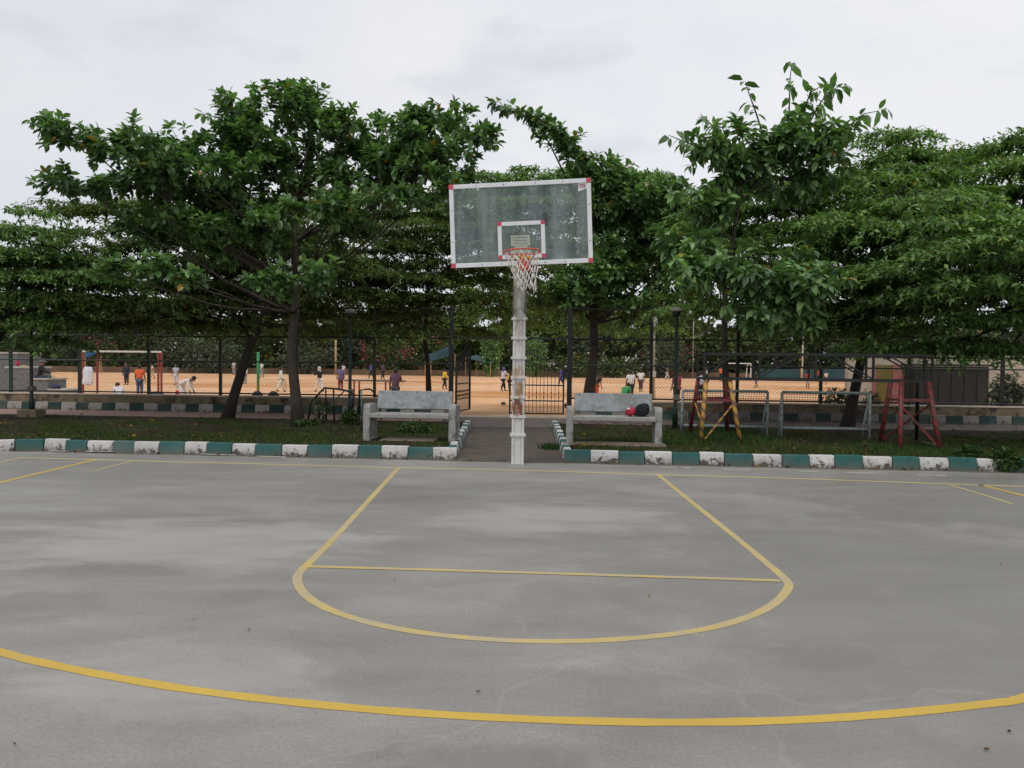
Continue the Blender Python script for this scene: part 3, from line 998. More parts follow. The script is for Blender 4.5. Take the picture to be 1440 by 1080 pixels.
mb.build('front_pocket', M['navy_cloth'], bk, smooth=True)
MB().tube([(p.x - 0.07, p.y + 0.05, seat_z + 0.18), (p.x - 0.125, p.y + 0.02, seat_z + 0.10), (p.x - 0.11, p.y - 0.01, seat_z + 0.015), (p.x - 0.04, p.y - 0.02, seat_z + 0.012)], 0.011, 6).build('strap', M['rubber'], bk, smooth=True)


# ================================================================== FENCE
WH = 0.50
def wall_of(xa, xb, label):
    mb = MB()
    a, b = Vector((xa, ff(xa), 0)), Vector((xb, ff(xb), 0))
    e = empty('low_wall', ((xa + xb) / 2, ff((xa + xb) / 2), 0), label, 'wall')
    mb.bar(a + Vector((0, 0, (WH - 0.04) / 2 - 0.1)), b + Vector((0, 0, (WH - 0.04) / 2 - 0.1)), 0.24, WH - 0.04 + 0.2)
    mb.build('wall_body', M['wall'], e)
    MB().bar(a + Vector((0, 0, WH - 0.02)), b + Vector((0, 0, WH - 0.02)), 0.28, 0.04).build('wall_cap', M['wallcap'], e, bevel=0.008)


wall_of(-24, -1.72, 'low stained wall carrying the fence left of the gate')
wall_of(1.72, 24, 'low stained wall carrying the fence right of the gate')


def fence_of(xa, xb, posts, label, post_mat, gate_x, height=3.0):
    e = empty('chain_link_fence', ((xa + xb) / 2, ff((xa + xb) / 2), WH), label, 'fence', 'chain link fences beside the gate')
    for x in posts:
        MB().box((x, ff(x), (height + WH) / 2), (0.075, 0.075, height - WH)).build('post', post_mat, e)
    MB().box((gate_x, ff(gate_x), height / 2), (0.13, 0.13, height + 0.1)).build('gate_post', M['iron'], e, bevel=0.006)
    for z, r, m in ((WH + 0.055, 0.022, 'iron'), (1.46, 0.022, 'rail'), (2.17, 0.024, 'iron'), (height - 0.02, 0.022, 'iron')):
        MB().tube([(xa, ff(xa) - 0.05, z), (xb, ff(xb) - 0.05, z)], r, 8).build('rail', M[m], e, smooth=True)
    for z in (1.96,):
        pts = [(x, ff(x) - 0.045, z + 0.02 * math.sin(x * 1.5)) for x in lin(xa, xb, 24)]
        MB().tube(pts, 0.006, 4).build('wire', M['iron'], e)
    # diagonal wires of the mesh
    z0, z1, sp = WH + 0.05, height - 0.03, 0.10
    h = z1 - z0
    L = xb - xa
    mb = MB()
    n = int((L + h) / sp)
    for s in (1, -1):
        for i in range(n + 1):
            u0_ = -h + i * sp
            ta, tb = max(0, -u0_), min(h, L - u0_)
            if tb <= ta: continue
            q = []
            for t in (ta, tb):
                u = u0_ + t
                x = xa + u
                q.append((x, ff(x) + s * 0.003, (z0 + t) if s > 0 else (z1 - t)))
            mb.tube(q, 0.0022, 3, cap=False)
    mb.build('chain_link', M['wire'], e)
    return e


lp = [W(p, 540, 21.9).x for p in (-210, -105, -2, 102, 205, 310, 420, 530)]
fence_of(-20, -1.65, [x for x in lp], 'green chain link fence on a low wall left of the gate', M['fence_green'], W(634.5, 520, 21.35).x)
rp = [W(p, 540, 20.6).x for p in (918, 1038, 1152, 1270, 1393, 1520, 1640)]
fence_of(1.62, 20, [x for x in rp], 'black chain link fence on a low wall right of the gate', M['iron'], W(801, 520, 21.05).x)
# bar over the gate opening
gx0, gx1 = W(634.5, 520, 21.35).x, W(801, 520, 21.05).x
tag(MB().bar((gx0 + 0.066, ff(gx0), 2.18), (gx1 - 0.066, ff(gx1), 2.18), 0.05, 0.05).build('gate_header', M['iron']), 'thin black steel bar spanning the top of the gate opening', 'bar')

# gate leaves in local space: hinge at origin, leaf along +x
def make_gate(loc, rz, label, flip):
    e = empty('iron_gate', loc, label, 'gate', None, rz)
    wdt = 1.50
    zb = 0.10
    f = MB()
    f.bar((0.03, 0, zb), (0.03, 0, 1.55), 0.045)
    f.bar((wdt, 0, zb), (wdt, 0, 2.08), 0.045)
    for z in (zb + 0.02, 0.47, 0.90):
        f.bar((0.053, 0, z), (wdt - 0.023, 0, z), 0.03, 0.035)
    f.build('gate_frame', M['iron'], e, local=True)
    top = lambda x: 1.48 + 0.62 * (x / wdt) ** 1.6
    c = MB()
    for dz in (0, -0.26):
        c.tube([(x, 0, top(x) + dz) for x in lin(0.03, wdt, 14)], 0.016, 6)
    c.build('curved_rail', M['iron'], e, local=True)
    b = MB()
    k = 0
    for x in lin(0.16, wdt - 0.12, 13):
        if k % 2 == 0:
            b.tube([(x, 0, 0.90), (x, 0, top(x) + 0.10)], 0.008, 5)
            b.tube([(x, 0, zb), (x, 0, 0.56)], 0.008, 5)
            for z, s in ((0.68, -1), (0.58, 1)):
                b.tube([(x, 0, z - s * 0.05), (x, 0, z), (x, 0, z + s * 0.045)], [0.008, 0.022, 0.002], 6)
            b.tube([(x, 0, 0.73), (x, 0, 0.90)], 0.008, 5)
        else:
            b.tube([(x, 0, zb), (x, 0, top(x) - 0.05)], 0.008, 5)
        b.tube([(x, 0, top(x) + 0.09), (x, 0, top(x) + 0.13), (x, 0, top(x) + 0.19)], [0.008, 0.02, 0.002], 6)
        k += 1
    b.build('spear_bars', M['iron'], e, local=True)
    for z in (0.35, 1.3):
        h = MB()
        h.tube([(-0.03, 0, z - 0.06), (-0.03, 0, z + 0.06)], 0.024, 8)
        h.bar((-0.07, 0, z), (0.03, 0, z), 0.03, 0.03)
        h.build('hinge', M['iron'], e, local=True)
    return e


make_gate((gx1 - 0.13, ff(gx1) + 0.0, 0), PI + -0.06, 'closed right leaf of the black iron gate with spear bars behind the hoop post', False)
make_gate((gx0 + 0.13, ff(gx0) + 0.0, 0), math.radians(78), 'open left leaf of the black iron gate swung into the field', True)


# ================================================================== LAMP POSTS
def make_lamp(loc, label):
    e = empty('lamp_post', loc, label, 'lamp post', 'mushroom lamp posts along the walk')
    MB().lathe([(0.06, 0), (0.06, 0.45), (0.042, 0.5), (0.036, 2.45), (0.045, 2.48), (0.045, 2.52)], (0, 0, 0), 12).build('pole', M['lamp_green'], e, smooth=True, local=True)
    MB().lathe([(0.06, 2.5), (0.09, 2.54), (0.09, 2.60)], (0, 0, 0), 12).build('collar', M['lamp_green'], e, local=True)
    MB().lathe([(0.02, 2.60), (0.15, 2.60), (0.145, 2.64), (0.09, 2.69), (0.02, 2.71)], (0, 0, 0), 16).build('lamp_cap', M['lamp_cap'], e, smooth=True, local=True)
    MB().box((0.02, -0.02, 0.72), (0.13, 0.17, 0.12)).build('junction_box', M['lamp_cap'], e, bevel=0.01, local=True)
    return e


q = G(41, 588, 0.05); l1 = make_lamp((q.x, q.y + 0.1, 0.05), 'dark green lamp post on a concrete footing at the far left end of the walk')
q = G(492, 592, 0.07); copy_thing(l1, (q.x, q.y, 0.06), 0.2, 'green lamp post with creeper at its foot, left of the empty bench')
q = G(949, 604, 0.08); copy_thing(l1, (q.x, q.y, 0.07), -0.1, 'dark lamp post with grey junction box right of the bench with bags')
mb = MB().box((l1.location.x, l1.location.y, 0.13), (0.46, 0.42, 0.26))
tag(mb.build('concrete_footing', M['wall'], bevel=0.015), 'square stained concrete block around the foot of the far left lamp post', 'footing')


# ================================================================== SMALL GOALS on the right bed, bar frames on the left
def goal_net(mb, A, B, C, D_, step, r):
    A, B, C, D_ = map(Vector, (A, B, C, D_))
    w = (B - A).length
    h = (C - A).length
    n = int(w / step)
    for i in range(n + 1):
        t = i / n
        mb.tube([A.lerp(B, t), C.lerp(D_, t)], r, 3, cap=False)
    n = int(h / step)
    for i in range(n + 1):
        t = i / n
        mb.tube([A.lerp(C, t), B.lerp(D_, t)], r, 3, cap=False)


def make_goal(loc, rz, label, w=1.66, h=0.90, mat='goal_grey', name='small_goal', cat='goal', group='small goals on the bed', net=True):
    e = empty(name, loc, label, cat, group, rz)
    for s in (-1, 1):
        MB().tube([(s * w / 2, 0, -0.03), (s * w / 2, 0, h)], 0.026, 8).build('upright', M[mat], e, smooth=True, local=True)
        MB().tube([(s * w / 2, 0, h - 0.02), (s * (w / 2 - 0.02), 0.28, 0.25), (s * (w / 2 - 0.02), 0.30, 0.0)], 0.02, 8).build('back_stay', M[mat], e, smooth=True, local=True)
    MB().tube([(-w / 2, 0, h), (w / 2, 0, h)], 0.028, 8).build('crossbar', M[mat], e, smooth=True, local=True)
    MB().tube([(-w / 2, 0.02, 0.2), (w / 2, 0.02, 0.2)], 0.026, 8).build('lower_bar', M[mat], e, smooth=True, local=True)
    MB().tube([(-w / 2 + 0.02, 0.29, 0.2), (w / 2 - 0.02, 0.29, 0.2)], 0.02, 8).build('back_bar', M[mat], e, smooth=True, local=True)
    if net:
        mb = MB()
        goal_net(mb, (-w / 2, 0.02, h), (w / 2, 0.02, h), (-w / 2 + 0.02, 0.28, 0.22), (w / 2 - 0.02, 0.28, 0.22), 0.05, 0.0042)
        mb.build('net', M['dark_net'], e, local=True)
    return e


a, b = W(959, 606, 15.4), W(1079, 612, 15.1)
g1 = make_goal(((a.x + b.x) / 2, (a.y + b.y) / 2, 0.10), -0.085, 'grey netted small goal behind the yellow legs of the gantry')
a, b = W(1098, 612, 15.0), W(1223, 616, 14.8)
copy_thing(g1, ((a.x + b.x) / 2, (a.y + b.y) / 2, 0.10), -0.085, 'grey netted small goal between the yellow and the red gantry legs')

# collapsed dark bar frames left of the bench
q = G(470, 594, 0.08)
e = empty('bent_pipe_frame', (q.x, q.y, 0.05), 'dark bent pipe frame with creeper leaning by the wall beside the green lamp post', 'frame')
mb = MB()
f = lambda px, py, d=0.0: W(px, py, q.y + d)
mb.tube([f(433, 592), f(438, 565), f(456, 545.5), f(476, 547), f(494, 551), f(497, 556), f(496, 592)], 0.024, 7)
mb.build('hoop_tube', M['iron'], e, smooth=True)
for q_, r_ in (([f(458, 546, .45), f(459, 590, .5)], .018), ([f(469, 547), f(470, 595)], .02), ([f(474, 560), f(485, 549)], .016), ([f(440, 594), f(463, 570)], .016)):
    MB().tube(q_, r_, 6).build('stay', M['iron'], e, smooth=True)
e = empty('bent_pipe_frame', (f(515, 592).x, q.y + .2, 0.05), 'short dark bent pipe frame half hidden by the end of the empty bench', 'frame')
mb = MB()
mb.tube([f(505, 592), f(505.5, 549), f(518, 547), f(522, 548), f(533, 560), f(536, 590)], 0.022, 7)
mb.build('hoop_tube', M['iron'], e, smooth=True)
MB().tube([f(508, 549, .3), f(509, 592, .3)], 0.018, 6).build('stay', M['goal_grey'], e, smooth=True)


# ================================================================== GANTRY (truss on two trestles)
e = empty('truss_gantry', (5.3, 14.0, 0.1), 'dark steel truss on flaking yellow and red trestle legs standing on the grass', 'gantry')
gz0, gz1 = 1.27, 1.72
FA, FB = W(990, 530, 13.85), W(1311, 532, 13.2)
BA, BB = W(981, 530, 14.5), W(1300, 532, 13.9)
FA.z = FB.z = BA.z = BB.z = gz0
up = Vector((0, 0, gz1 - gz0))
mb = MB()
for a, b in ((FA, FB), (BA, BB)):
    mb.bar(a, b, 0.045)
    mb.bar(a + up, b + up, 0.045)
mb.build('chord', M['truss'], e)
nb = 4
for a, b, k in ((FA, FB, 0), (BA, BB, 1)):
    for i in range(nb + 1):
        p = a.lerp(b, i / nb)
        MB().bar(p + Vector((0, 0, 0.023)), p + up - Vector((0, 0, 0.023)), 0.035).build('truss_upright', M['truss'], e)
    for i in range(nb):
        p, r = a.lerp(b, i / nb), a.lerp(b, (i + 1) / nb)
        if i >= 2: p, r = r, p
        MB().bar(p + Vector((0, 0, 0.03)), r.lerp(p, 0.5 if i == 0 else 0.3) + up - Vector((0, 0, 0.03)), 0.026).build('truss_diagonal', M['truss'], e)
for i in range(nb + 1):
    for o_ in (Vector((0, 0, 0)), up):
        MB().bar(FA.lerp(FB, i / nb) + o_, BA.lerp(BB, i / nb) + o_, 0.03).build('cross_tie', M['truss'], e)


def leg(a, b, mat, r=0.04):
    a, b = Vector(a), Vector(b)
    MB().tube([a, a.lerp(b, 0.5), b], r, 10).build('leg', M[mat], e, smooth=True)


def onbed(px, py, D):
    p = W(px, py, D)
    p.z = bed_z(p.x, p.y) - 0.04
    return p


lf, rf = onbed(985, 624, 13.75), onbed(1042, 624, 13.75)
lb, rbk = onbed(969, 606, 15.2), onbed(1023, 610, 15.2)
tlf, trf = W(993, 530, 13.86), W(1026, 530, 13.8)
tlb, trb = W(982, 530, 14.5), W(1020, 530, 14.45)
for p in (tlf, trf, tlb, trb): p.z = gz0 - 0.01
leg(lf, tlf, 'yellow_leg'); leg(rf, trf, 'yellow_leg'); leg(lb, tlb, 'red_leg'); leg(rbk, trb, 'red_leg')
mb = MB()
at = lambda a, b, t: a.lerp(b, t)
mb.bar(at(lf, tlf, 0.68), at(rf, trf, 0.68), 0.04, 0.05)
mb.bar(at(lb, tlb, 0.68), at(rbk, trb, 0.68), 0.04, 0.05)
mb.bar(at(lf, tlf, 0.70), at(lb, tlb, 0.70), 0.035, 0.04)
mb.bar(at(rf, trf, 0.70), at(rbk, trb, 0.70), 0.035, 0.04)
mb.build('rung', M['red_leg'], e)
mb = MB()
mb.bar(at(lf, tlf, 0.05) + Vector((0.1, 0.1, 0.04)), at(rf, trf, 0.64), 0.028)
mb.bar(at(lb, tlb, 0.62), at(lf, tlf, 0.3), 0.024)
mb.build('brace', M['yellow_leg'], e)
MB().bar(at(lb, tlb, 0.1), at(rbk, trb, 0.62), 0.026).build('brace', M['red_leg'], e)
lf2, rf2 = onbed(1266, 632, 13.0), onbed(1322, 630, 13.0)
lb2, rb2 = onbed(1237, 618, 14.3), onbed(1289, 612, 14.9)
tlf2, trf2 = W(1267.5, 532, 13.28), W(1306, 532, 13.2)
tlb2, trb2 = W(1253, 532, 13.95), W(1291, 532, 13.95)
for p in (tlf2, trf2, tlb2, trb2): p.z = gz0 - 0.01
for a, b, m_ in ((lf2, tlf2, 'red_leg'), (rf2, trf2, 'red_leg'), (lb2, tlb2, 'red_leg')):
    leg(a, b, m_, 0.042)
leg(rb2, trb2, 'truss', 0.035)
mb = MB()
mb.bar(at(lf2, tlf2, 0.74), at(rf2, trf2, 0.74), 0.04, 0.045)
mb.bar(at(lb2, tlb2, 0.72), at(lf2, tlf2, 0.74), 0.035, 0.04)
mb.build('rung', M['red_leg'], e)
mb = MB()
mb.bar(at(rf2, trf2, 0.06), at(lf2, tlf2, 0.66), 0.03)
mb.bar(at(lb2, tlb2, 0.05), at(rbk, trb, 0.0) * 0 + at(rf2, trf2, 0.70), 0.026)
mb.build('brace', M['red_leg'], e)
p = G(1296, 626, 0.1); r = G(1319, 632, 0.1)
tag(MB().tube([(p.x, p.y, 0.16), (r.x, r.y, 0.17)], 0.014, 6).build('loose_rod', M['steel_brown'], smooth=True), 'thin rusty rod lying on the ground beside the red gantry leg', 'rod')


# ================================================================== LEAF KIT
def arr_mesh(name, V, faces_flat, starts, mat, parent=None, off=None):
    me = bpy.data.meshes.new(name)
    V = V - np.array(off) if off is not None else V
    me.vertices.add(len(V))
    me.vertices.foreach_set('co', V.astype(np.float32).ravel())
    me.loops.add(len(faces_flat))
    me.loops.foreach_set('vertex_index', faces_flat.astype(np.int32))
    me.polygons.add(len(starts))
    me.polygons.foreach_set('loop_start', starts.astype(np.int32))
    me.update(calc_edges=True)
    me.materials.append(mat)
    o = bpy.data.objects.new(name, me)
    col.objects.link(o)
    if parent is not None: o.parent = parent
    return o


class Tmpl:
    def __init__(self, V, F):
        self.V = np.array(V, float)
        self.flat = np.concatenate([np.array(f) for f in F])
        self.tot = np.array([len(f) for f in F])


def scatter(name, T, pos, mats, mat, parent=None, off=None):
    n, k = len(pos), len(T.V)
    V = (np.einsum('nij,kj->nki', mats, T.V) + pos[:, None, :]).reshape(-1, 3)
    flat = (T.flat[None, :] + (np.arange(n) * k)[:, None]).ravel()
    starts = np.concatenate([[0], np.cumsum(np.tile(T.tot, n))[:-1]])
    return arr_mesh(name, V, flat, starts, mat, parent, off)


# leaf: y along the blade, x across, z up; folded along the midrib and drooping at the tip
def leaf_tmpl(wid=0.26, droop=0.20, fold=0.06):
    V = [(0, 0, 0), (-wid * .85, .28, fold), (0, .30, 0), (wid * .85, .28, fold), (-wid * .95, .66, fold - droop * .4), (0, .68, -droop * .4),
         (wid * .95, .66, fold - droop * .4), (0, 1.0, -droop)]
    F = [(0, 2, 1), (0, 3, 2), (1, 2, 5, 4), (2, 3, 6, 5), (4, 5, 7), (5, 6, 7)]
    return Tmpl(V, F)


LEAF = leaf_tmpl()
BIGLEAF = leaf_tmpl(0.24, 0.50, 0.05)
BLADE = Tmpl([(0, 0, 0), (-.23, .5, -.10), (0, 1, -.42), (.23, .5, -.10)], [(0, 3, 2, 1)])
TRI = Tmpl([(-.5, 0, 0), (.5, 0, 0), (0, 1, .1)], [(0, 1, 2)])
CLUMP = Tmpl([(-.5, 0, 0), (0, -.4, .1), (.5, 0, 0), (0, .5, -.15)], [(0, 1, 2, 3)])


def frames(d, upv):
    """matrices with columns (x, d, z) where z is as near upv as it gets"""
    d = d / (np.linalg.norm(d, axis=1, keepdims=True) + 1e-9)
    x = np.cross(d, upv)
    nx = np.linalg.norm(x, axis=1, keepdims=True)
    bad = (nx < 1e-3).ravel()
    x[bad] = (1, 0, 0)
    nx[bad] = 1
    x = x / nx
    z = np.cross(x, d)
    return np.stack([x, d, z], axis=2)


def unit(v): return v / (np.linalg.norm(v, axis=1, keepdims=True) + 1e-9)


def ell_sample(n, c, r, inner=0.35, topbias=0.25):
    d = unit(rng.normal(size=(n, 3)))
    d[:, 2] = d[:, 2] + topbias * rng.random(n)
    d = unit(d)
    rad = inner + (1 - inner) * rng.random(n) ** 0.7
    return np.array(c) + d * rad[:, None] * np.array(r), d


def rosettes(tips, axes, k, size, spread=(0.6, 1.45), droop=0.25, jitter=0.3):
    """k leaves around every twig tip -> positions, matrices"""
    n = len(tips)
    axes = unit(axes)
    a0 = np.where(np.abs(axes[:, 2:3]) < 0.9, np.array([[0, 0, 1.0]]), np.array([[1.0, 0, 0]]))
    x = unit(np.cross(axes, a0))
    y = np.cross(axes, x)
    P, D, S = [], [], []
    for i in range(k):
        th = i * 2.39996 + rng.random(n) * 0.6
        sp = spread[0] + (spread[1] - spread[0]) * (i / max(1, k - 1)) + rng.normal(size=n) * 0.12
        d = axes * np.cos(sp)[:, None] + (x * np.cos(th)[:, None] + y * np.sin(th)[:, None]) * np.sin(sp)[:, None]
        d[:, 2] -= droop * rng.random(n)
        P.append(tips - axes * (size * 0.55 * i / k)[..., None] if np.ndim(size) else tips - axes * (size * 0.55 * i / k))
        D.append(unit(d))
        S.append(size * (0.7 + 0.5 * rng.random(n)))
    P, D, S = np.concatenate(P), np.concatenate(D), np.concatenate(S)
    up_ = np.tile([[0, 0, 1.0]], (len(P), 1)) + rng.normal(size=(len(P), 3)) * jitter
    return P, frames(D, up_) * S[:, None, None]


def curve_pts(a, b, sag=0.0, n=7, wig=0.04):
    a, b = Vector(a), Vector(b)
    L = (b - a).length
    out = []
    for i in range(n):
        t = i / (n - 1)
        p = a.lerp(b, t)
        p.z += sag * L * math.sin(PI * t)
        if 0 < i < n - 1:
            p += Vector((random.gauss(0, 1), random.gauss(0, 1), random.gauss(0, .6))) * wig * L * 0.35
        out.append(p)
    return out


def lobe_world(D, l):
    """(px, py, rx, ry, dD[, density]) -> centre, radii in metres"""
    d = D + l[4]
    c = W(l[0], l[1], d)
    rx, rz = l[2] * d / FPX, l[3] * d / FPX
    return c, (rx, max(0.5 * rx, min(0.85 * rx, 1.6)), rz), (l[5] if len(l) > 5 else 1.0)


def trunk_mesh(mb, pts, r0, r1, n=10, flare=True):
    rs = [r0 + (r1 - r0) * (i / (len(pts) - 1)) ** 0.8 for i in range(len(pts))]
    if flare: rs[0] *= 1.35
    mb.tube(pts, rs, n)


def broad_tree(trunk_px, D, r0, lobes, label, leafmat, barkmat, leaf=0.17, dens=1.0, shoots=(), name='tree', limbs=None, k=9, tmpl=None):
    tmpl = tmpl or LEAF
    pts = [W(x, y, D) for x, y in trunk_px]
    pts[0].z = min(pts[0].z, bed_z(pts[0].x, pts[0].y) if pts[0].y < ff(pts[0].x) else fz(pts[0].x, pts[0].y)) - 0.08
    root = empty(name, (pts[0].x, pts[0].y, pts[0].z + 0.08), label, 'tree')
    mb = MB()
    trunk_mesh(mb, pts, r0, r0 * 0.45)
    top = pts[-1]
    P, Mx = [], []
    for l in lobes:
        c, r, dn = lobe_world(D, l)
        # limb from a point on the trunk below the lobe
        s = min(pts[3:], key=lambda p: (p - c).length + 2.2 * max(0, 0.55 * math.hypot(p.x - c.x, p.y - c.y) - (c.z - p.z)))
        lp_ = curve_pts(s, c, sag=-0.05 if c.z > s.z else 0.08)
        lr = r0 * 0.24
        mb.tube(lp_, [lr * (1 - 0.72 * i / 6) for i in range(7)], 7, cap=False)
        n = int(dn * dens * 290 * (r[0] * r[2] + 0.25 * r[0] * r[1]) / (leaf / 0.17) ** 2) + 8
        ns = max(4, n // 7)
        sub, sd_ = ell_sample(ns, c, r, 0.25)
        pick = rng.integers(0, ns, n)
        tips, d = sub[pick] + rng.normal(size=(n, 3)) * np.array([0.15, 0.15, 0.10]) * (leaf / 0.18), sd_[pick]
        ax = d * 0.55 + np.array([0, 0, 0.42]) + rng.normal(size=(n, 3)) * 0.25
        p_, m_ = rosettes(tips, ax, k, leaf)
        P.append(p_); Mx.append(m_)
        for i in range(0, n, 3):                      # twigs
            t = Vector(tips[i])
            b0 = min(lp_[2:], key=lambda p: (p - t).length)
            mid = b0.lerp(t, 0.55) + Vector((0, 0, -0.06))
            mb.tube([b0, mid, t], [0.012, 0.008, 0.004], 3, cap=False)
    for sh in shoots:                                   # long leafy shoots: points, leaf size, leaves per step, step
        sp, ls, step = sh[0], sh[1], sh[2]
        ws = [W(x, y, D + dd) for x, y, dd in sp]
        mb.tube(ws, [0.022 - 0.016 * i / (len(ws) - 1) for i in range(len(ws))], 5, cap=False)
        tips, ax = [], []
        for a, b in zip(ws, ws[1:]):
            m_ = max(1, int((b - a).length / step))
            for i in range(m_):
                tips.append(a.lerp(b, i / m_)); ax.append((b - a).normalized())
        tips.append(ws[-1]); ax.append((ws[-1] - ws[-2]).normalized())
        tips, ax = np.array([tuple(t) for t in tips]), np.array([tuple(t) for t in ax])
        tips = tips + rng.normal(size=tips.shape) * 0.035
        p_, m_ = rosettes(tips, ax, sh[3] if len(sh) > 3 else 3, ls, (0.8, 1.45), 0.8)
        P.append(p_); Mx.append(m_)
    off = tuple(root.location)
    mb.build('trunk', M[barkmat], root, smooth=True)
    scatter('crown', tmpl, np.concatenate(P), np.concatenate(Mx), M[leafmat], root, off)
    return root


def feather_tree(trunk_px, D, r0, lobes, label, leafmat, barkmat, leaf=0.13, dens=1.0, name='tree', pad=0.6, tier=0.5):
    pts = [W(x, y, D) for x, y in trunk_px]
    pts[0].z = min(pts[0].z, bed_z(pts[0].x, pts[0].y) if pts[0].y < ff(pts[0].x) else fz(pts[0].x, pts[0].y)) - 0.08
    root = empty(name, (pts[0].x, pts[0].y, pts[0].z + 0.08), label, 'tree')
    mb = MB()
    trunk_mesh(mb, pts, r0, r0 * 0.4)
    P, Mx = [], []
    for l in lobes:
        c, r, dn = lobe_world(D, l)
        s = min(pts[3:], key=lambda p: (p - c).length + 2.2 * max(0, 0.55 * math.hypot(p.x - c.x, p.y - c.y) - (c.z - p.z)))
        lp_ = curve_pts(s, c, sag=-0.04)
        mb.tube(lp_, [r0 * 0.3 * (1 - 0.75 * i / 6) for i in range(7)], 6, cap=False)
        npad = max(3, int(dn * dens * 16.5 * r[0] * (r[2] + 0.25)))
        pc, pd = ell_sample(npad, c, r, 0.3, 0.15)
        for i in range(npad):
            cc = Vector(pc[i])
            cc.z = round(cc.z / tier) * tier + random.gauss(0, 0.035)
            out = Vector((pd[i][0], pd[i][1], 0)).normalized() if abs(pd[i][0]) + abs(pd[i][1]) > 0.05 else Vector((1, 0, 0))
            # a flat spray of foliage around a twig that runs outward
            n = int(54 * random.uniform(0.6, 1.3))
            q = rng.normal(size=(n, 3)) * np.array([1, 1, 0.035]) * pad * 0.62
            along = rng.random(n) * pad * 1.7 - pad * 0.6
            q += np.outer(along, np.array(out))
            q[:, 2] -= 0.16 * (q[:, 0] ** 2 + q[:, 1] ** 2) / pad
            q += np.array(cc)
            ax = np.tile([[0, 0, 1.0]], (n, 1)) * 0.55 + np.array(out) * 0.5 + rng.normal(size=(n, 3)) * 0.25
            p_, m_ = rosettes(q, ax, 6, leaf, (0.9, 1.55), 0.4, 0.25)
            P.append(p_); Mx.append(m_)
            b0 = min(lp_[2:], key=lambda p: (p - cc).length)
            mb.tube([b0, b0.lerp(cc, 0.5) + Vector((0, 0, 0.05)), cc, cc + out * pad], [0.016, 0.012, 0.008, 0.004], 4, cap=False)
    off = tuple(root.location)
    mb.build('trunk', M[barkmat], root, smooth=True)
    scatter('crown', BLADE, np.concatenate(P), np.concatenate(Mx), M[leafmat], root, off)
    return root


# ------------------------------------------------------------------ the trees
broad_tree([(420, 604), (416, 560), (410, 500), (414, 440), (418, 400), (415, 340), (412, 280)], 16.6, 0.13,
           [(70, 178, 26, 12, -1.4, .8), (120, 190, 45, 16, -1.2, .9), (190, 205, 60, 24, -.8), (265, 215, 60, 28, 0), (110, 258, 48, 12, -.8, .8), (190, 262, 70, 22, 0, .9),
            (270, 262, 70, 32, .4), (335, 165, 46, 26, 0), (400, 150, 60, 32, 0), (445, 170, 40, 25, -.4), (360, 205, 70, 40, .4), (430, 225, 80, 50, .6), (350, 280, 70, 30, .8),
            (495, 175, 42, 22, -.4), (530, 205, 50, 30, .3), (610, 170, 46, 28, -.8), (590, 205, 60, 30, -.8), (655, 190, 38, 15, -1.1, .8), (560, 235, 70, 30, -.3), (630, 230, 42, 24, -1.1),
            (520, 255, 80, 28, .2), (470, 290, 60, 22, -1.3, .8), (560, 275, 60, 20, -1.6, .8), (620, 260, 36, 22, -1.4, .8),
            (160, 382, 26, 8, -2.4, .9), (215, 375, 34, 11, -2.5, .9), (262, 385, 30, 10, -2.5, .9), (375, 395, 44, 14, -2.4, .9), (440, 390, 40, 10, -2.4, .8), (410, 300, 32, 14, -2.0, .8), (250, 225, 60, 20, -1.0, .6), (325, 240, 60, 24, -.9, .5), (195, 240, 60, 18, -1.0, .5), (290, 305, 80, 26, .6, .6), (220, 320, 60, 20, .2, .5), (370, 325, 60, 26, .6, .6), (470, 330, 60, 24, .6, .5), (320, 350, 80, 18, .6, .5), (310, 325, 60, 20, -.7, .45), (365, 300, 46, 18, -.8, .45), (470, 305, 46, 16, -.7, .5), (240, 300, 50, 16, -.7, .4), (390, 345, 44, 16, -.6, .45)],
           'broad leaved tree with upright grey brown trunk left of the bench, widest crown', 'leaf_broad', 'bark_grey', leaf=0.185, dens=0.70,
           shoots=[([(120, 195, -1.2), (85, 182, -1.4), (60, 170, -1.5), (42, 166, -1.6)], 0.17, 0.16, 4), ([(330, 180, 0), (305, 165, -.2), (285, 160, -.4)], 0.19, 0.14, 4),
                   ([(640, 190, -.9), (670, 190, -1.1), (692, 196, -1.3)], 0.18, 0.14, 4), ([(100, 262, -.8), (75, 260, -.9), (60, 258, -1.0)], 0.17, 0.15, 4), ([(605, 170, -.8), (608, 150, -.8), (607, 138, -.8)], 0.18, 0.12, 5),
                   ([(415, 150, 0), (430, 130, 0), (438, 120, 0)], 0.18, 0.12, 5)])

feather_tree([(318, 592), (328, 560), (345, 505), (362, 460), (376, 430), (360, 390), (330, 350)], 19.4, 0.145,
             [(160, 350, 110, 24, 0), (260, 330, 120, 30, .5), (350, 345, 120, 30, 1), (180, 300, 110, 25, 1.2), (110, 410, 100, 26, -.3), (220, 420, 110, 24, 0), (330, 420, 90, 26, .8), (300, 440, 90, 20, .3, .9), (440, 400, 90, 30, 1.5, .8), (250, 380, 110, 20, .4, .8), (260, 295, 110, 22, 1.0), (380, 310, 100, 26, 1.2), (460, 440, 80, 22, 1.2, .6), (180, 435, 90, 18, 0, .7), (110, 365, 80, 24, 0.4), (200, 400, 110, 22, .6), (310, 390, 100, 24, 1.2), (120, 395, 90, 22, .3), (420, 350, 90, 26, 1.4), (480, 390, 70, 26, 1.6), (250, 445, 90, 16, .8, .7)],
             'layered tree with dark trunk leaning right beside the pink walk', 'leaf_dusty', 'bark_dark', leaf=0.13, dens=0.62)
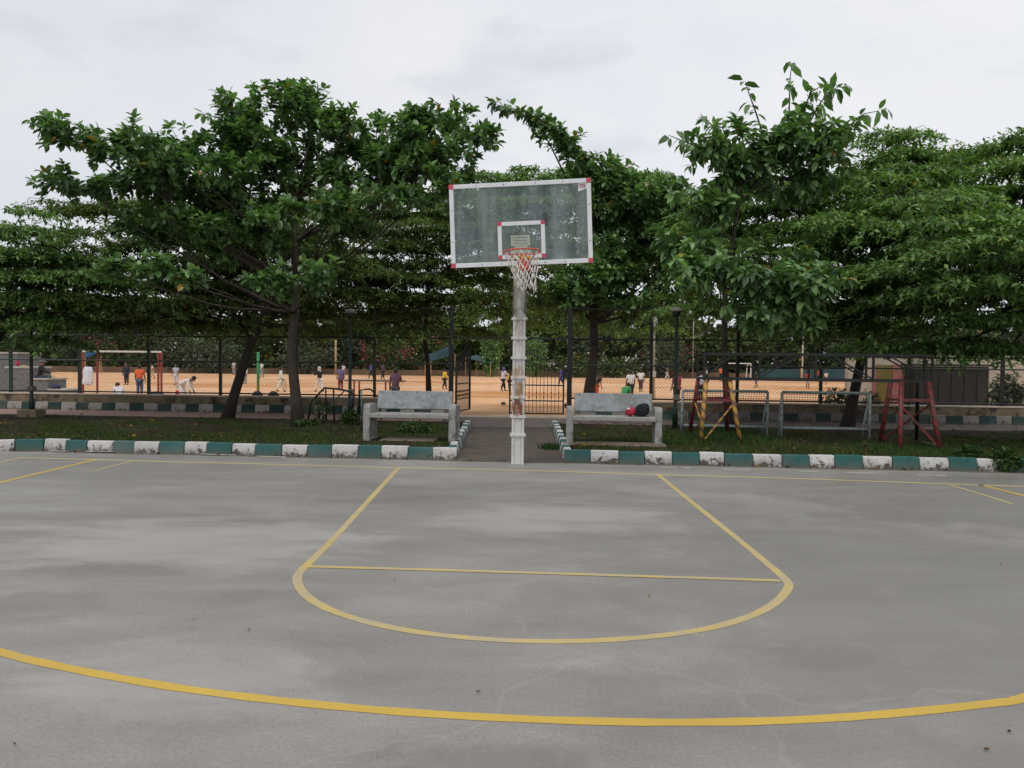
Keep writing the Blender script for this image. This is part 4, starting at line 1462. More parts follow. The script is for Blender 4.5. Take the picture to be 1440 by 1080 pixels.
feather_tree([(-30, 600), (-22, 540), (-6, 480), (15, 440), (40, 410)], 18.2, 0.17,
             [(20, 318, 70, 16, 0), (60, 345, 80, 22, 0), (0, 365, 90, 26, .5), (85, 385, 80, 22, -.3), (20, 410, 100, 24, -.5), (90, 440, 90, 20, .2), (10, 455, 90, 18, 0, .8), (-70, 380, 90, 60, 0, .8)],
             'layered feathery tree at the far left edge above the lamp post', 'leaf_feather', 'bark_dark', leaf=0.13, dens=0.75)
feather_tree([(604, 560), (602, 520), (598, 480), (600, 440), (602, 400), (600, 340)], 22.8, 0.085,
             [(560, 320, 90, 30, 0), (640, 310, 90, 30, .5), (520, 370, 90, 26, 0, .8), (610, 375, 100, 28, .5, .8), (690, 360, 80, 30, .4), (520, 425, 80, 22, .3, .6), (600, 430, 90, 22, .5, .6), (680, 425, 70, 26, .3, .8), (460, 330, 80, 30, .8, .8), (480, 290, 80, 30, .6), (560, 455, 80, 18, .3, .7), (640, 460, 70, 16, .2, .5), (470, 460, 70, 16, .4, .6), (600, 280, 60, 30, 0, .8), (540, 400, 90, 24, -.4), (630, 400, 80, 24, 0), (480, 370, 80, 26, .4), (450, 420, 80, 20, .6, .8), (660, 320, 60, 30, .2)],
             'slender forked dark tree just beyond the fence behind the empty bench', 'leaf_dusty', 'bark_dark', leaf=0.13, dens=0.62)
feather_tree([(729, 566), (729, 500), (730, 440), (735, 380), (740, 320)], 29.0, 0.13,
             [(690, 252, 70, 12, 0), (760, 250, 80, 12, .5), (840, 255, 70, 14, 0), (920, 262, 70, 16, .5), (700, 290, 90, 26, 0), (800, 290, 110, 28, 0), (900, 300, 90, 30, .5), (740, 345, 100, 30, 0), (850, 350, 100, 30, 0), (760, 400, 90, 24, 0, .8), (680, 330, 70, 40, 0), (700, 440, 80, 22, 0, .7), (790, 445, 80, 18, 0, .7), (880, 440, 80, 18, .4, .6), (690, 395, 70, 26, 0, .8), (640, 300, 60, 30, .4, .8)],
             'feathery tree standing inside the field right behind the clear backboard', 'leaf_feather', 'bark_dark', leaf=0.17, dens=0.5, pad=0.7)
broad_tree([(826, 580), (829, 545), (836, 500), (835, 455), (833, 400), (850, 340)], 22.4, 0.19,
           [(845, 250, 36, 18, -.6), (870, 290, 60, 36, -.4), (930, 275, 55, 26, 0), (960, 310, 46, 30, -.4), (890, 340, 70, 36, 0), (850, 385, 56, 28, -.4), (925, 380, 60, 32, 0), (800, 415, 60, 24, .4), (860, 430, 80, 22, .2), (930, 425, 56, 22, 0), (905, 310, 60, 30, .6), (880, 265, 40, 20, -.2), (755, 168, 12, 8, -1.5, .8), (783, 188, 16, 12, -1.25, .9), (806, 210, 22, 14, -1.0), (832, 234, 28, 17, -.75), (858, 250, 32, 18, -.5)],
           'dark trunked tree right of the gate with a long branch arching towards the backboard', 'leaf_bluish', 'bark_dark', leaf=0.21, dens=0.82,
           shoots=[([(850, 262, -.6), (830, 232, -.9), (805, 205, -1.2), (775, 178, -1.4), (745, 160, -1.6), (715, 150, -1.8), (690, 146, -2.0)], 0.27, 0.085, 5), ([(840, 245, -.6), (815, 212, -.9), (775, 186, -1.4)], 0.27, 0.11, 5),
                   ([(870, 270, -.4), (882, 245, -.5), (890, 232, -.6)], 0.24, 0.14, 4), ([(835, 500, 0), (850, 485, -.2), (862, 478, -.4)], 0.2, 0.2, 3)])
broad_tree([(1030, 612), (1022, 560), (1019, 500), (1019, 440), (1020, 400), (1030, 340), (1040, 280)], 16.2, 0.085,
           [(1010, 205, 46, 24, -.3), (1060, 210, 56, 30, 0), (1110, 205, 50, 34, 0), (1160, 200, 40, 24, -.2), (1030, 250, 62, 30, .2), (1100, 250, 66, 28, .4), (1000, 300, 46, 26, -.2, .8),
            (970, 285, 36, 24, -.6, .8), (960, 335, 46, 24, -1.2), (1000, 360, 50, 24, -1.4), (960, 378, 34, 12, -1.8), (1020, 385, 50, 18, -1.8), (1080, 400, 56, 18, -2), (1130, 405, 50, 18, -2), (1060, 430, 60, 16, -2), (1130, 435, 50, 16, -2), (1165, 390, 36, 14, -1.8, .7), (1090, 370, 40, 14, -1.6, .6)],
           'bluish green big leaved tree behind the yellow gantry legs, tallest shoots on the right', 'leaf_bluish', 'bark_grey', leaf=0.225, dens=0.68, k=8, tmpl=BIGLEAF,
           shoots=[([(1108, 200, 0), (1110, 150, 0), (1111, 110, 0), (1114, 88, 0)], 0.30, 0.17, 3), ([(1075, 195, 0), (1062, 155, 0), (1052, 128, 0), (1048, 114, 0)], 0.27, 0.16, 3),
                   ([(1130, 190, 0), (1150, 150, -.1), (1165, 130, -.2), (1185, 118, -.3)], 0.29, 0.12, 4), ([(1150, 215, 0), (1190, 180, -.2), (1215, 160, -.3), (1236, 156, -.4)], 0.27, 0.14, 4),
                   ([(1020, 200, -.3), (1000, 175, -.4), (985, 160, -.5)], 0.24, 0.13, 4), ([(1000, 215, -.3), (965, 200, -.5), (940, 190, -.6)], 0.25, 0.14, 4), ([(1120, 180, 0), (1140, 130, 0), (1165, 115, -.1)], 0.28, 0.12, 4)])
feather_tree([(1190, 604), (1200, 560), (1212, 500), (1222, 440), (1225, 380), (1230, 320)], 18.0, 0.14,
             [(1240, 215, 80, 20, .6), (1310, 225, 80, 22, .4), (1200, 255, 90, 22, .6), (1290, 265, 110, 24, .2), (1180, 300, 100, 22, .2), (1270, 310, 120, 24, -.4), (1200, 345, 110, 20, 0), (1310, 350, 100, 24, -.6), (1150, 385, 90, 18, .5, .7), (1240, 390, 120, 22, -.2), (1320, 400, 100, 22, -.8), (1200, 430, 90, 18, .5, .8), (1290, 440, 110, 20, -.6), (1250, 280, 100, 26, -1.8, .8), (1180, 330, 90, 24, -1.6, .7), (1300, 330, 100, 24, -2.2, .8), (1230, 380, 100, 22, -2.2, .7), (1330, 420, 90, 18, -2.4, .7), (1240, 468, 70, 14, 0, .7), (1140, 455, 60, 14, .8, .5), (1100, 330, 80, 30, .8, .7), (1080, 390, 70, 30, 1.2, .6), (1060, 295, 80, 34, 1.6), (1000, 330, 70, 36, 1.8, .8), (1110, 265, 70, 26, 1.4), (1020, 375, 80, 28, 1.8, .8), (1150, 430, 80, 22, .6, .6), (1000, 420, 80, 24, 1.8, .5), (1080, 440, 70, 20, 1.0, .4)],
             'wide tiered feathery tree with dark trunk leaning right behind the second small goal', 'leaf_feather', 'bark_dark', leaf=0.135, dens=0.86)
feather_tree([(1530, 640), (1520, 560), (1505, 480), (1500, 400), (1490, 330)], 14.6, 0.17,
             [(1400, 230, 70, 20, 1), (1450, 222, 50, 20, .5), (1400, 275, 90, 24, .5), (1440, 320, 90, 26, 0), (1380, 345, 70, 20, 0), (1430, 375, 90, 22, -.4), (1370, 410, 80, 18, -.2), (1440, 425, 80, 20, -.6), (1390, 455, 80, 14, -.2, .8), (1340, 300, 90, 26, -1.0, .8), (1400, 360, 100, 26, -2.0, .7), (1480, 300, 90, 30, -2.2, .7), (1345, 482, 70, 16, .2, .8), (1410, 492, 60, 18, .2, .7), (1435, 205, 40, 16, .4, .8), (1300, 474, 70, 14, .4, .7), (1540, 330, 90, 70, 0, .6), (1600, 400, 110, 60, -1.5, .6), (1560, 250, 90, 40, -1, .6), (1720, 330, 120, 80, -2.5, .5), (1700, 450, 110, 40, -2, .5)],  # lobes beyond the right frame edge are added to block sky light
             'tiered feathery tree entering at the right edge with fresh green sprays', 'leaf_feather', 'bark_dark', leaf=0.125, dens=0.92)

# ------------------------------------------------------------------ trees beyond the field, each an object of its own
def far_proto(kind, seed):
    global rng
    rng = np.random.default_rng(seed)
    random.seed(seed)
    P, Mx = [], []
    mb = MB()
    mb.tube([(0, 0, -0.2), (0.1, 0, 1.5), (0, 0.1, 3.2), (0.2, 0, 5.0)], [0.24, 0.18, 0.15, 0.08], 7)
    nl = 11
    for i in range(nl):
        z = random.uniform(1.8, 8.6)
        w = 3.4 * math.sin(PI * min(1, (z + 0.8) / 10.2)) + 0.4
        a = random.uniform(0, 2 * PI)
        rr = w * random.uniform(0.15, 0.75)
        c = (rr * math.cos(a), rr * math.sin(a), z)
        mb.tube([(0, 0, min(4.6, z * 0.6)), c], [0.09, 0.03], 5, cap=False)
        r = (random.uniform(1.0, 1.9), random.uniform(1.0, 1.9), random.uniform(0.7, 1.2))
        tips, d = ell_sample(250, c, r, 0.4, 0.2)
        n = len(tips)
        dirs = unit(d + rng.normal(size=(n, 3)) * 0.5)
        up_ = np.tile([[0, 0, 1.0]], (n, 1)) + rng.normal(size=(n, 3)) * 0.6
        P.append(tips)
        Mx.append(frames(dirs, up_) * (0.30 + 0.28 * rng.random(n))[:, None, None])
    return mb, np.concatenate(P), np.concatenate(Mx)


protos = []
for k, (mt, sd) in enumerate((('leaf_far', 3), ('leaf_far_b', 5), ('leaf_far', 8), ('leaf_dusty', 13))):
    mb, P, Mx = far_proto(k, sd)
    tr = mb.build('trunk', M['bark_grey'], smooth=True)
    cr = scatter('crown', CLUMP, P, Mx, M[mt])
    protos.append((tr, cr))
random.seed(21)
rng = np.random.default_rng(21)
kinds = ['dense dark green tree of the row beyond the field', 'greyish green loose tree of the row beyond the field', 'tall rounded green tree of the row beyond the field', 'dusty yellow green tree of the row beyond the field']
xs_ = np.linspace(-88, 92, 30)
used = set()
for i, x in enumerate(xs_):
    k = (i * 7 + i // 3) % 4
    y = 108 + random.uniform(0, 9) + (i % 2) * 5
    s = random.uniform(0.85, 1.25)
    root = empty('tree', (x + random.uniform(-2, 2), y, FIELD), kinds[k], 'tree', kinds[k].replace('tree of the row', 'trees of the row'), random.uniform(0, 6.28))
    root.scale = (s * 1.2, s * 1.2, s * 1.22)
    for o in protos[k]:
        c = o if (k not in used) else o.copy()
        if k in used: col.objects.link(c)
        c.parent = root
    used.add(k)
# a far-off wood behind the row, read as one mass
n = 42000
wx = rng.uniform(-170, 170, n)
wy = rng.uniform(128, 150, n)
wz = FIELD + 14.0 * rng.random(n) ** 1.15 * (0.72 + 0.28 * np.sin(wx * 0.21) * np.sin(wx * 0.07 + 1))
d = unit(rng.normal(size=(n, 3)))
fr = frames(d, np.tile([[0, 0, 1.0]], (n, 1)) + rng.normal(size=(n, 3)) * 0.5) * (0.9 + 0.9 * rng.random(n))[:, None, None]
o = scatter('distant_wood', CLUMP, np.stack([wx, wy, wz], 1), fr, M['leaf_far'])
tag(o, 'far off dark green wood behind the row of trees', 'wood', kind='stuff')


# bushes along the far side
def bush(px, py, D, w, h, label, mat='leaf_far', flower=None, nleaf=900, size=0.35, name='bush', cat='bush', fl_n=160, xf=None, group=None):
    base = W(px, py, D)
    base.z = FIELD if D > 40 else base.z
    e = empty(name, base, label, cat, group)
    c = (base.x, base.y, base.z + h * 0.52)
    tips, d = ell_sample(nleaf, c, (w / 2, w / 2 * 0.7, h * 0.52), 0.45, 0.1)
    tips += rng.normal(size=tips.shape) * np.array([0.06 * w, 0.05 * w, 0.05 * h])
    tips[:, 2] = np.maximum(tips[:, 2], base.z + 0.02)
    n = len(tips)
    fr = frames(unit(d + rng.normal(size=(n, 3)) * 0.6), np.tile([[0, 0, 1.0]], (n, 1)) + rng.normal(size=(n, 3)) * 0.5) * (size * (0.6 + 0.7 * rng.random(n)))[:, None, None]
    scatter('foliage', CLUMP if size > 0.2 else LEAF, tips, fr, M[mat], e, tuple(base))
    mb = MB()
    for i in range(5):
        a = random.uniform(0, 6.28)
        mb.tube([(base.x, base.y, base.z - 0.05), (base.x + 0.2 * w * math.cos(a), base.y + 0.2 * w * math.sin(a), base.z + 0.6 * h)], [0.03 * w ** 0.5, 0.008], 5, cap=False)
    mb.build('stem', M['bark_dark'], e)
    if flower:
        cl = [np.array(c) + unit(rng.normal(size=(1, 3)))[0] * np.array((w / 2, w / 2 * .7, h * .5)) * 0.95 for _ in range(7)]
        tp = np.concatenate([cc + rng.normal(size=(fl_n // 7, 3)) * 0.12 * h for cc in cl])
        tp[:, 2] = np.maximum(tp[:, 2], base.z + 0.1)
        n = len(tp)
        fr = frames(unit(rng.normal(size=(n, 3))), np.tile([[0, 0, 1.0]], (n, 1)) + rng.normal(size=(n, 3)) * 0.6) * (size * 0.8)
        scatter('blossom', CLUMP, tp, fr, M[flower], e, tuple(base))
    return e


bush(140, 526, 103, 5.0, 4.2, 'bougainvillea with magenta bloom behind the left end of the red bar frame', 'leaf_far', 'pink_flower')
bush(197, 526, 103, 4.0, 3.6, 'bougainvillea with pink bloom behind the man in orange', 'leaf_far', 'pink_flower')
bush(545, 528, 104, 7.0, 4.6, 'magenta bougainvillea beyond the field left of the forked tree', 'leaf_far', 'pink_flower', 1400, fl_n=280)
bush(585, 528, 106, 8.5, 6.2, 'orange flowering shrub beyond the field at the forked tree', 'leaf_dusty', 'orange_flower', 1600, fl_n=420)
bush(690, 535, 96, 2.6, 6.0, 'tall narrow bright green creeper column at the far side opposite the gate', 'leaf_bluish', None, 1300, 0.32)
bush(752, 534, 98, 3.0, 5.2, 'green shrub column seen through the closed gate leaf', 'leaf_bluish', None, 1100, 0.32)
bush(815, 532, 98, 8.0, 3.0, 'white flecked flowering hedge bush right of the gate beyond the field', 'leaf_far', 'white_flower', 1200, fl_n=120)
bush(868, 532, 99, 6.0, 2.6, 'white flowering bush between the two men in white and the trunk', 'leaf_far', 'white_flower', 1000, fl_n=120)
bush(935, 534, 100, 7.5, 5.0, 'dark bougainvillea with dull red bloom behind the utility pole', 'leaf_far_b', 'pink_flower', 1400, fl_n=200)
bush(300, 527, 102, 9.0, 4.4, 'wide grey green bush beyond the field behind the leaning trunk', 'leaf_far_b', None, 1500)
bush(250, 526, 103, 6.0, 5.2, 'grey green bush behind the man in pale blue', 'leaf_far_b', 'white_flower', 1200, fl_n=60)
bush(430, 528, 103, 8.0, 4.5, 'rounded green bush beyond the field right of the upright trunk', 'leaf_far_b', None, 1400)

# low earthen boundary wall across the far side
bw_ = lin(-95, 95, 24)
mb = MB()
for a, b in zip(bw_, bw_[1:]):
    mb.bar((a, 102.5 + math.sin(a * .15), FIELD + 0.35), (b, 102.5 + math.sin(b * .15), FIELD + 0.35), 0.3, 0.75 + 0.1 * math.sin(a))
tag(mb.build('boundary_wall', M['earth']), 'long low brown boundary wall across the far side of the field', 'wall')


# ================================================================== OBJECTS IN THE FIELD
def field_pt(px, py, z=FIELD): return G(px, py, z)

# red bar frame (horizontal ladder)
q0, q1 = field_pt(116.5, 553.5), field_pt(227, 556)
Dr = (q0.y + q1.y) / 2
e = empty('climbing_frame', ((q0.x + q1.x) / 2, Dr, FIELD), 'red climbing frame with white top rails standing in the sand', 'climbing frame')
zt = W(116, 495, Dr).z
gx = {k: W(k, 520, Dr).x for k in (116.5, 129, 216, 227)}
mb = MB()
for k in gx:
    dy = 0.0 if k in (116.5, 227) else 0.55
    MB().box((gx[k], Dr + dy, (FIELD + zt) / 2), (0.085, 0.085, zt - FIELD)).build('leg', M['red_bar'], e)
for dy, ka, kb in ((0.0, 116.5, 227), (0.55, 129, 216)):
    mb.bar((gx[ka], Dr + dy, zt + 0.05), (gx[kb], Dr + dy, zt + 0.05), 0.09, 0.09)
mb.build('top_rail', M['white_bar'], e)
mb = MB()
for i in range(9):
    t = (i + 0.5) / 9
    x = gx[129] + (gx[216] - gx[129]) * t
    mb.tube([(x, Dr, zt + 0.05), (x, Dr + 0.55, zt + 0.05)], 0.025, 6)
for ka, kb, ys in ((116.5, 129, (507, 517.5)), (216, 227, (507, 517.5, 529, 541))):
    for y in ys:
        z = W(ka, y, Dr).z
        mb.bar((gx[ka], Dr if ka < 200 else Dr + .55, z), (gx[kb], Dr + .55 if ka < 200 else Dr, z), 0.03, 0.03)
mb.build('rung', M['red_bar'], e)
# shirt hung on it
sh = MB()
sx_ = gx[129] - 0.1
zc_ = W(124, 528, Dr).z
prof = [(0.10, 0.48), (0.22, 0.44), (0.27, 0.25), (0.24, 0.0), (0.28, -0.25), (0.31, -0.45), (0.20, -0.52)]
n = 18
vs, fs = [], []
for i, (r, z) in enumerate(prof):
    for j in range(n):
        a = 2 * PI * j / n
        rr = r * (1 + 0.10 * math.sin(a * 5 + i))
        vs.append((sx_ + rr * math.cos(a), Dr - 0.2 + 0.35 * rr * math.sin(a), zc_ + z * 0.95 + 0.03 * math.sin(a * 3)))
for i in range(len(prof) - 1):
    for j in range(n):
        fs.append((i * n + j, (i + 1) * n + j, (i + 1) * n + (j + 1) % n, i * n + (j + 1) % n))
fs.append(tuple(range(n)))
tag(sh.add(vs, fs).build('shirt', mat_striped('blue_white_stripe', (0.14, 0.20, 0.42), (0.72, 0.74, 0.80), 75, 0), smooth=True), 'blue and white striped shirt hung on the left legs of the red climbing frame', 'shirt')

# half buried tyres / dark heaps
def tyre(px, py, label, r=0.15):
    p = field_pt(px, py, FIELD)
    p = W(px, py, 40.0)
    ring = [(p.x + r * math.cos(a), 40.0, FIELD + 0.03 + r * math.sin(a)) for a in lin(-0.3, PI + 0.3, 18)]
    tag(MB().tube(ring, 0.15, 8).build('tyre', M['rubber'], smooth=True), label, 'tyre', 'half buried tyres beyond the left fence')
tyre(362, 553, 'half buried black tyre at the foot of the bright green post')
tyre(384.5, 555, 'half buried black tyre between the green post and the upright trunk')
p = W(220, 555, 38.0)
tag(MB().blob((p.x, p.y, FIELD + 0.02), (0.46, 0.3, 0.30), 16, 9, jit=0.12, seed=12, zmin=-0.2).build('kit_bag', M['rubber'], smooth=True), 'black kit bag heaped on the sand at the ladder end of the red frame', 'bag')

# green post, utility pole, far poles
def post(px, ptop, pbot, D, r, mat, label, name='post', cat='post', extra=None, top=None):
    b = W(px, pbot, D); b.z = FIELD - 0.1
    z = top if top is not None else W(px, ptop, D).z
    mb = MB().tube([b, (b.x, b.y, z)], r, 10)
    if extra:
        e = empty(name, (b.x, b.y, FIELD), label, cat)
        mb.build('shaft', M[mat], e, smooth=True)
        return e
    return tag(mb.build(name, M[mat], smooth=True), label, cat)

gm, gnt, gb = nodes_of('green_yellow_post_paint')
sep = N(gnt, 'ShaderNodeSeparateXYZ'); gnt.links.new(coords(gnt), sep.inputs[0])
gnt.links.new(ramp(gnt, math_(gnt, 'MULTIPLY_ADD', sep.outputs[2], 0.35), [(0.42, (0.22, 0.22, 0.02)), (0.62, (0.02, 0.22, 0.07))]), gb.inputs['Base Color'])
gb.inputs['Roughness'].default_value = 0.5
M['green_post'] = gm
post(363, 495, 553, 42, 0.075, 'green_post', 'bright green post turning yellow towards its foot, in the sand')
e = post(917, 300, 560, 42, 0.13, 'pale_post', 'thick pale concrete utility pole beyond the right fence with a box', 'utility_pole', 'pole', True, 7.5)
p = W(917.5, 526, 41.8)
MB().box((p.x, 41.75, p.z), (0.34, 0.22, 0.32)).build('meter_box', M['paleslab'], e, bevel=0.01)
MB().tube([(p.x + 0.14, 41.7, FIELD), (p.x + 0.1, 41.75, p.z - 0.2)], 0.035, 6).build('conduit', M['wood_post'], e)
post(472, 478, 525, 99, 0.13, 'wood_post', 'tan wooden post beyond the field left of the green lamp post')
post(112, 488, 521, 99, 0.13, 'wood_post', 'beige post at the far side near the left end of the red frame')
post(974, 455, 533, 99, 0.06, 'pale_post', 'thin pale pole at the far side between the lamp post and the yellow legs', 'pole', 'pole', None, 8.5)
post(1128, 440, 534, 99, 0.09, 'white_bar', 'thin white pole at the far side above the second small goal', 'pole', 'pole', None, 9.0)
post(1127, 517, 533, 90, 0.10, 'wood_post', 'short yellow post at the far side left of the player in red', 'post', 'post')
# parallel bars
p0, p1 = W(484, 535, 38), W(566, 537, 37)
e = empty('parallel_bars', ((p0.x + p1.x) / 2, 37.5, FIELD), 'dark red parallel bars behind the green lamp post', 'parallel bars')
MB().bar((p0.x, 38, p0.z), (p1.x, 37.6, p0.z), 0.07, 0.08).build('bar', M['steel_brown'], e)
MB().bar((p0.x, 38.55, p0.z), (p1.x, 38.15, p0.z), 0.07, 0.08).build('bar', M['steel_brown'], e)
for px, dy in ((499, 0), (506, .55), (543, 0), (549, .55)):
    x = W(px, 540, 38 + dy).x
    MB().box((x, 37.85 + dy, (FIELD + p0.z) / 2 - 0.02), (0.075, 0.075, p0.z - FIELD - 0.02)).build('leg', M['red_bar'], e)
# stone terrace on the left
e = empty('stone_terrace', (W(30, 540, 30).x, 30.5, -0.3), 'stepped grey granite seating block with pale slab tops at the left', 'terrace')
def blk(xa, xb, yt, D, dep, nm, mat, cap=True):
    a, b = W(xa, yt, D), W(xb, yt, D)
    MB().box(((a.x + b.x) / 2, D + dep / 2, (a.z - 0.6) / 2), (b.x - a.x, dep, a.z + 0.6)).build(nm, M[mat], e, bevel=0.01)
    if cap:
        MB().box(((a.x + b.x) / 2, D + dep / 2, a.z + 0.04), (b.x - a.x + 0.08, dep + 0.06, 0.07)).build('slab_top', M['paleslab'], e, bevel=0.01)
blk(-60, 24, 497, 31.5, 1.6, 'step_block', 'granite')
blk(8, 45, 518, 30.2, 1.25, 'step_block', 'granite')
blk(45.5, 68, 534.5, 29.6, 1.2, 'step_block', 'granite')
blk(68.5, 92, 549.5, 29.4, 1.0, 'step_block', 'granite')
p = W(25, 515, 30.4)
tag(MB().lathe([(0.05, 0), (0.055, 0.05), (0.055, 0.16), (0.03, 0.21), (0.02, 0.25)], (p.x, p.y, p.z + 0.0), 12).build('bottle', M['red_cloth'], smooth=True), 'red bottle standing on the terrace slab', 'bottle')
p = W(33, 516, 30.4)
tag(MB().blob((p.x, p.y, p.z + 0.02), (0.17, 0.12, 0.05), 12, 6, jit=0.15, seed=2).build('folded_cloth', M['wood_post'], smooth=True), 'folded yellowish cloth beside the red bottle on the terrace', 'cloth')
p = W(76, 545, 29.4)
tag(MB().blob((p.x, p.y + 0.1, p.z + 0.02), (0.20, 0.14, 0.11), 12, 7, jit=0.12, seed=4).build('sports_bag', cloth((0.03, 0.04, 0.10)), smooth=True), 'small navy bag on the lowest terrace step', 'bag')
# stones lying in the sand
for px, py, r_, lb in ((708, 568.5, .09, 'small brown stone on the sand left of the hoop post'), (643, 558, .07, 'tiny dark stone on the sand beside the open gate leaf')):
    p = G(px, py, -0.15)
    zf = fz(p.x, p.y)
    p = G(px, py, zf)
    tag(MB().blob((p.x, p.y, zf + r_ * .4), (r_ * 1.2, r_, r_ * .8), 10, 7, jit=0.15, seed=int(px)).build('stone', M['earth'], smooth=True), lb, 'stone')
# shade nets and far goal
def net_sheet(pxs, D, label, mat='teal_net', name='shade_net', th=0.05):
    pts = [W(x, y, D + dd) for x, y, dd in pxs]
    e = empty(name, (pts[0].x, pts[0].y, FIELD), label, 'net')
    MB().prism(pts, (0, th, 0)).build('cloth', M[mat], e)
    mb = MB()
    for p in pts:
        mb.tube([(p.x, p.y, FIELD - 0.1), p], 0.05, 6)
    mb.build('pole', M['wood_post'], e)
net_sheet([(655, 503, 0), (670, 499, 3), (702, 507, 3), (690, 512, 0)], 95, 'sagging blue green shade cloth at the far side opposite the gate')
net_sheet([(598, 500, 0), (634, 486, 3), (640, 498, 3), (606, 508, 0)], 97, 'teal shade cloth at the far side behind the forked tree')
net_sheet([(118, 496, 0), (142, 494, 2), (140, 500, 2), (120, 503, 0)], 96, 'bright blue tarp sheet at the far side above the red frame', 'blue_tarp')
net_sheet([(1068, 519, 0), (1190, 519, 0), (1190, 532, 0), (1068, 532, 0)], 101, 'long dark teal screen cloth along the far side behind the right players', 'teal_net')
a, b = W(1022, 511, 95), W(1056, 511, 95)
e = empty('football_goal', ((a.x + b.x) / 2, 95, FIELD), 'small white football goal at the far side behind the gantry', 'goal')
mb = MB()
mb.tube([(a.x, 95, FIELD), (a.x, 95, a.z), (b.x, 95, a.z), (b.x, 95, FIELD)], 0.09, 6)
mb.build('goal_frame', M['white_bar'], e)
for x in (a.x, b.x - 0.1):
    MB().tube([(x, 95, a.z), (x, 96.2, a.z - 0.3), (x, 96.5, FIELD)], 0.07, 6).build('back_stay', M['white_bar'], e)

# buildings and walls beyond the right fence
def wbox(name, xa, xb, yt, D, dep, mat, parent, xoff=0):
    a, b = W(xa, yt, D), W(xb, yt, D)
    return MB().box(((a.x + b.x) / 2, D + dep / 2, (a.z - 0.6) / 2), (b.x - a.x, dep, a.z + 0.6)).build(name, M[mat], parent)
pinkm = basic('pink_mottled_paint', (0.36, 0.13, 0.13), 0.85, 0.35, 9, dirt=(0.42, 0.30, 0.28), dirt_amt=0.45, dirt_scale=7)
M['pink_wall'] = pinkm
e = empty('compound_wall', (W(1330, 520, 27).x, 27, -0.2), 'cream plastered wall with pink and olive panels beyond the right fence', 'wall')
wbox('wall_body', 1193, 1560, 503, 27, 0.25, 'cream', e)
wbox('pink_panel', 1228.5, 1232.5, 513, 26.93, 0.06, 'pink_wall', e)
wbox('olive_panel', 1233, 1255.5, 513, 26.92, 0.07, 'olive', e)
wbox('pink_panel', 1256, 1283.5, 513, 26.90, 0.09, 'pink_wall', e)
MB().box((W(1380, 503, 27).x, 27.12, W(1380, 502, 27).z + 0.03), (9.4, 0.34, 0.07)).build('coping', M['paleslab'], e)
e = empty('storage_kiosk', (W(1338, 520, 26.4).x, 26.4, -0.15), 'dark olive sheet metal storage kiosk beyond the right fence', 'kiosk')
wbox('kiosk_body', 1287, 1391, 515, 26.1, 0.7, 'dark_box', e)
a, b = W(1285, 513, 26.1), W(1393, 513, 26.1)
MB().box(((a.x + b.x) / 2, 26.4, a.z + 0.0), (b.x - a.x + 0.1, 0.86, 0.07)).build('kiosk_roof', M['iron'], e)
for k in range(1, 6):
    x = a.x + (b.x - a.x) * k / 6
    MB().box((x, 26.085, 0.5), (0.03, 0.03, 1.5)).build('sheet_seam', M['iron'], e)

# shrubs near by
def near_bush(px, py, D, w, h, label, n=420, size=0.11, mat='weed', zb=None):
    base = W(px, py, D)
    if zb is None: zb = bed_z(base.x, base.y) if base.y < ff(base.x) - 2.4 else 0.0
    base.z = zb
    e = empty('shrub', base, label, 'shrub')
    c = (base.x, base.y, zb + h * 0.45)
    tips, d = ell_sample(n, c, (w / 2, w / 2, h * 0.55), 0.3, 0.2)
    tips[:, 2] = np.maximum(tips[:, 2], zb + 0.02)
    p_, m_ = rosettes(tips, d * 0.7 + np.array([0, 0, 0.5]), 4, size)
    scatter('foliage', LEAF, p_, m_, M[mat], e, tuple(base))
    mb = MB()
    for i in range(0, n, 6):
        mb.tube([(base.x + random.uniform(-.03, .03), base.y, zb - 0.03), Vector(tips[i])], [0.008, 0.003], 3, cap=False)
    mb.build('stem', M['bark_dark'], e)
near_bush(1412, 648, 11.5, 0.50, 0.28, 'leafy shrub growing over the gap in the kerb at the right edge', 150, 0.09, zb=0.02)
near_bush(1362, 645, 11.9, 0.42, 0.26, 'small dark shrub at the last white kerb block on the right', 110, 0.08, zb=0.05)
near_bush(1415, 590, 21.8, 1.2, 1.5, 'pale feathery shrub behind the right fence against the cream wall', 420, 0.13, 'leaf_far_b', zb=-0.1)
near_bush(1178, 566, 20.9, 0.9, 0.95, 'sparse dark shrub at the trunk behind the second small goal', 75, 0.15, zb=0.05)
near_bush(492, 590, 17.4, 0.5, 0.34, 'creeper clump around the foot of the green lamp post', 90, 0.08)
near_bush(450, 560, 17.9, 0.55, 0.62, 'dark creeper hanging on the bent pipe frame', 46, 0.08)
near_bush(585, 606, 15.4, 0.8, 0.22, 'low weeds behind the empty bench', 90, 0.08)
near_bush(432, 602, 16.4, 0.6, 0.16, 'low weeds at the foot of the upright grey brown trunk', 70, 0.07)
near_bush(1228, 566, 20.6, 0.5, 0.5, 'light green weed behind the wall beside the leaning trunk', 60, 0.10, 'grass', zb=0.3)

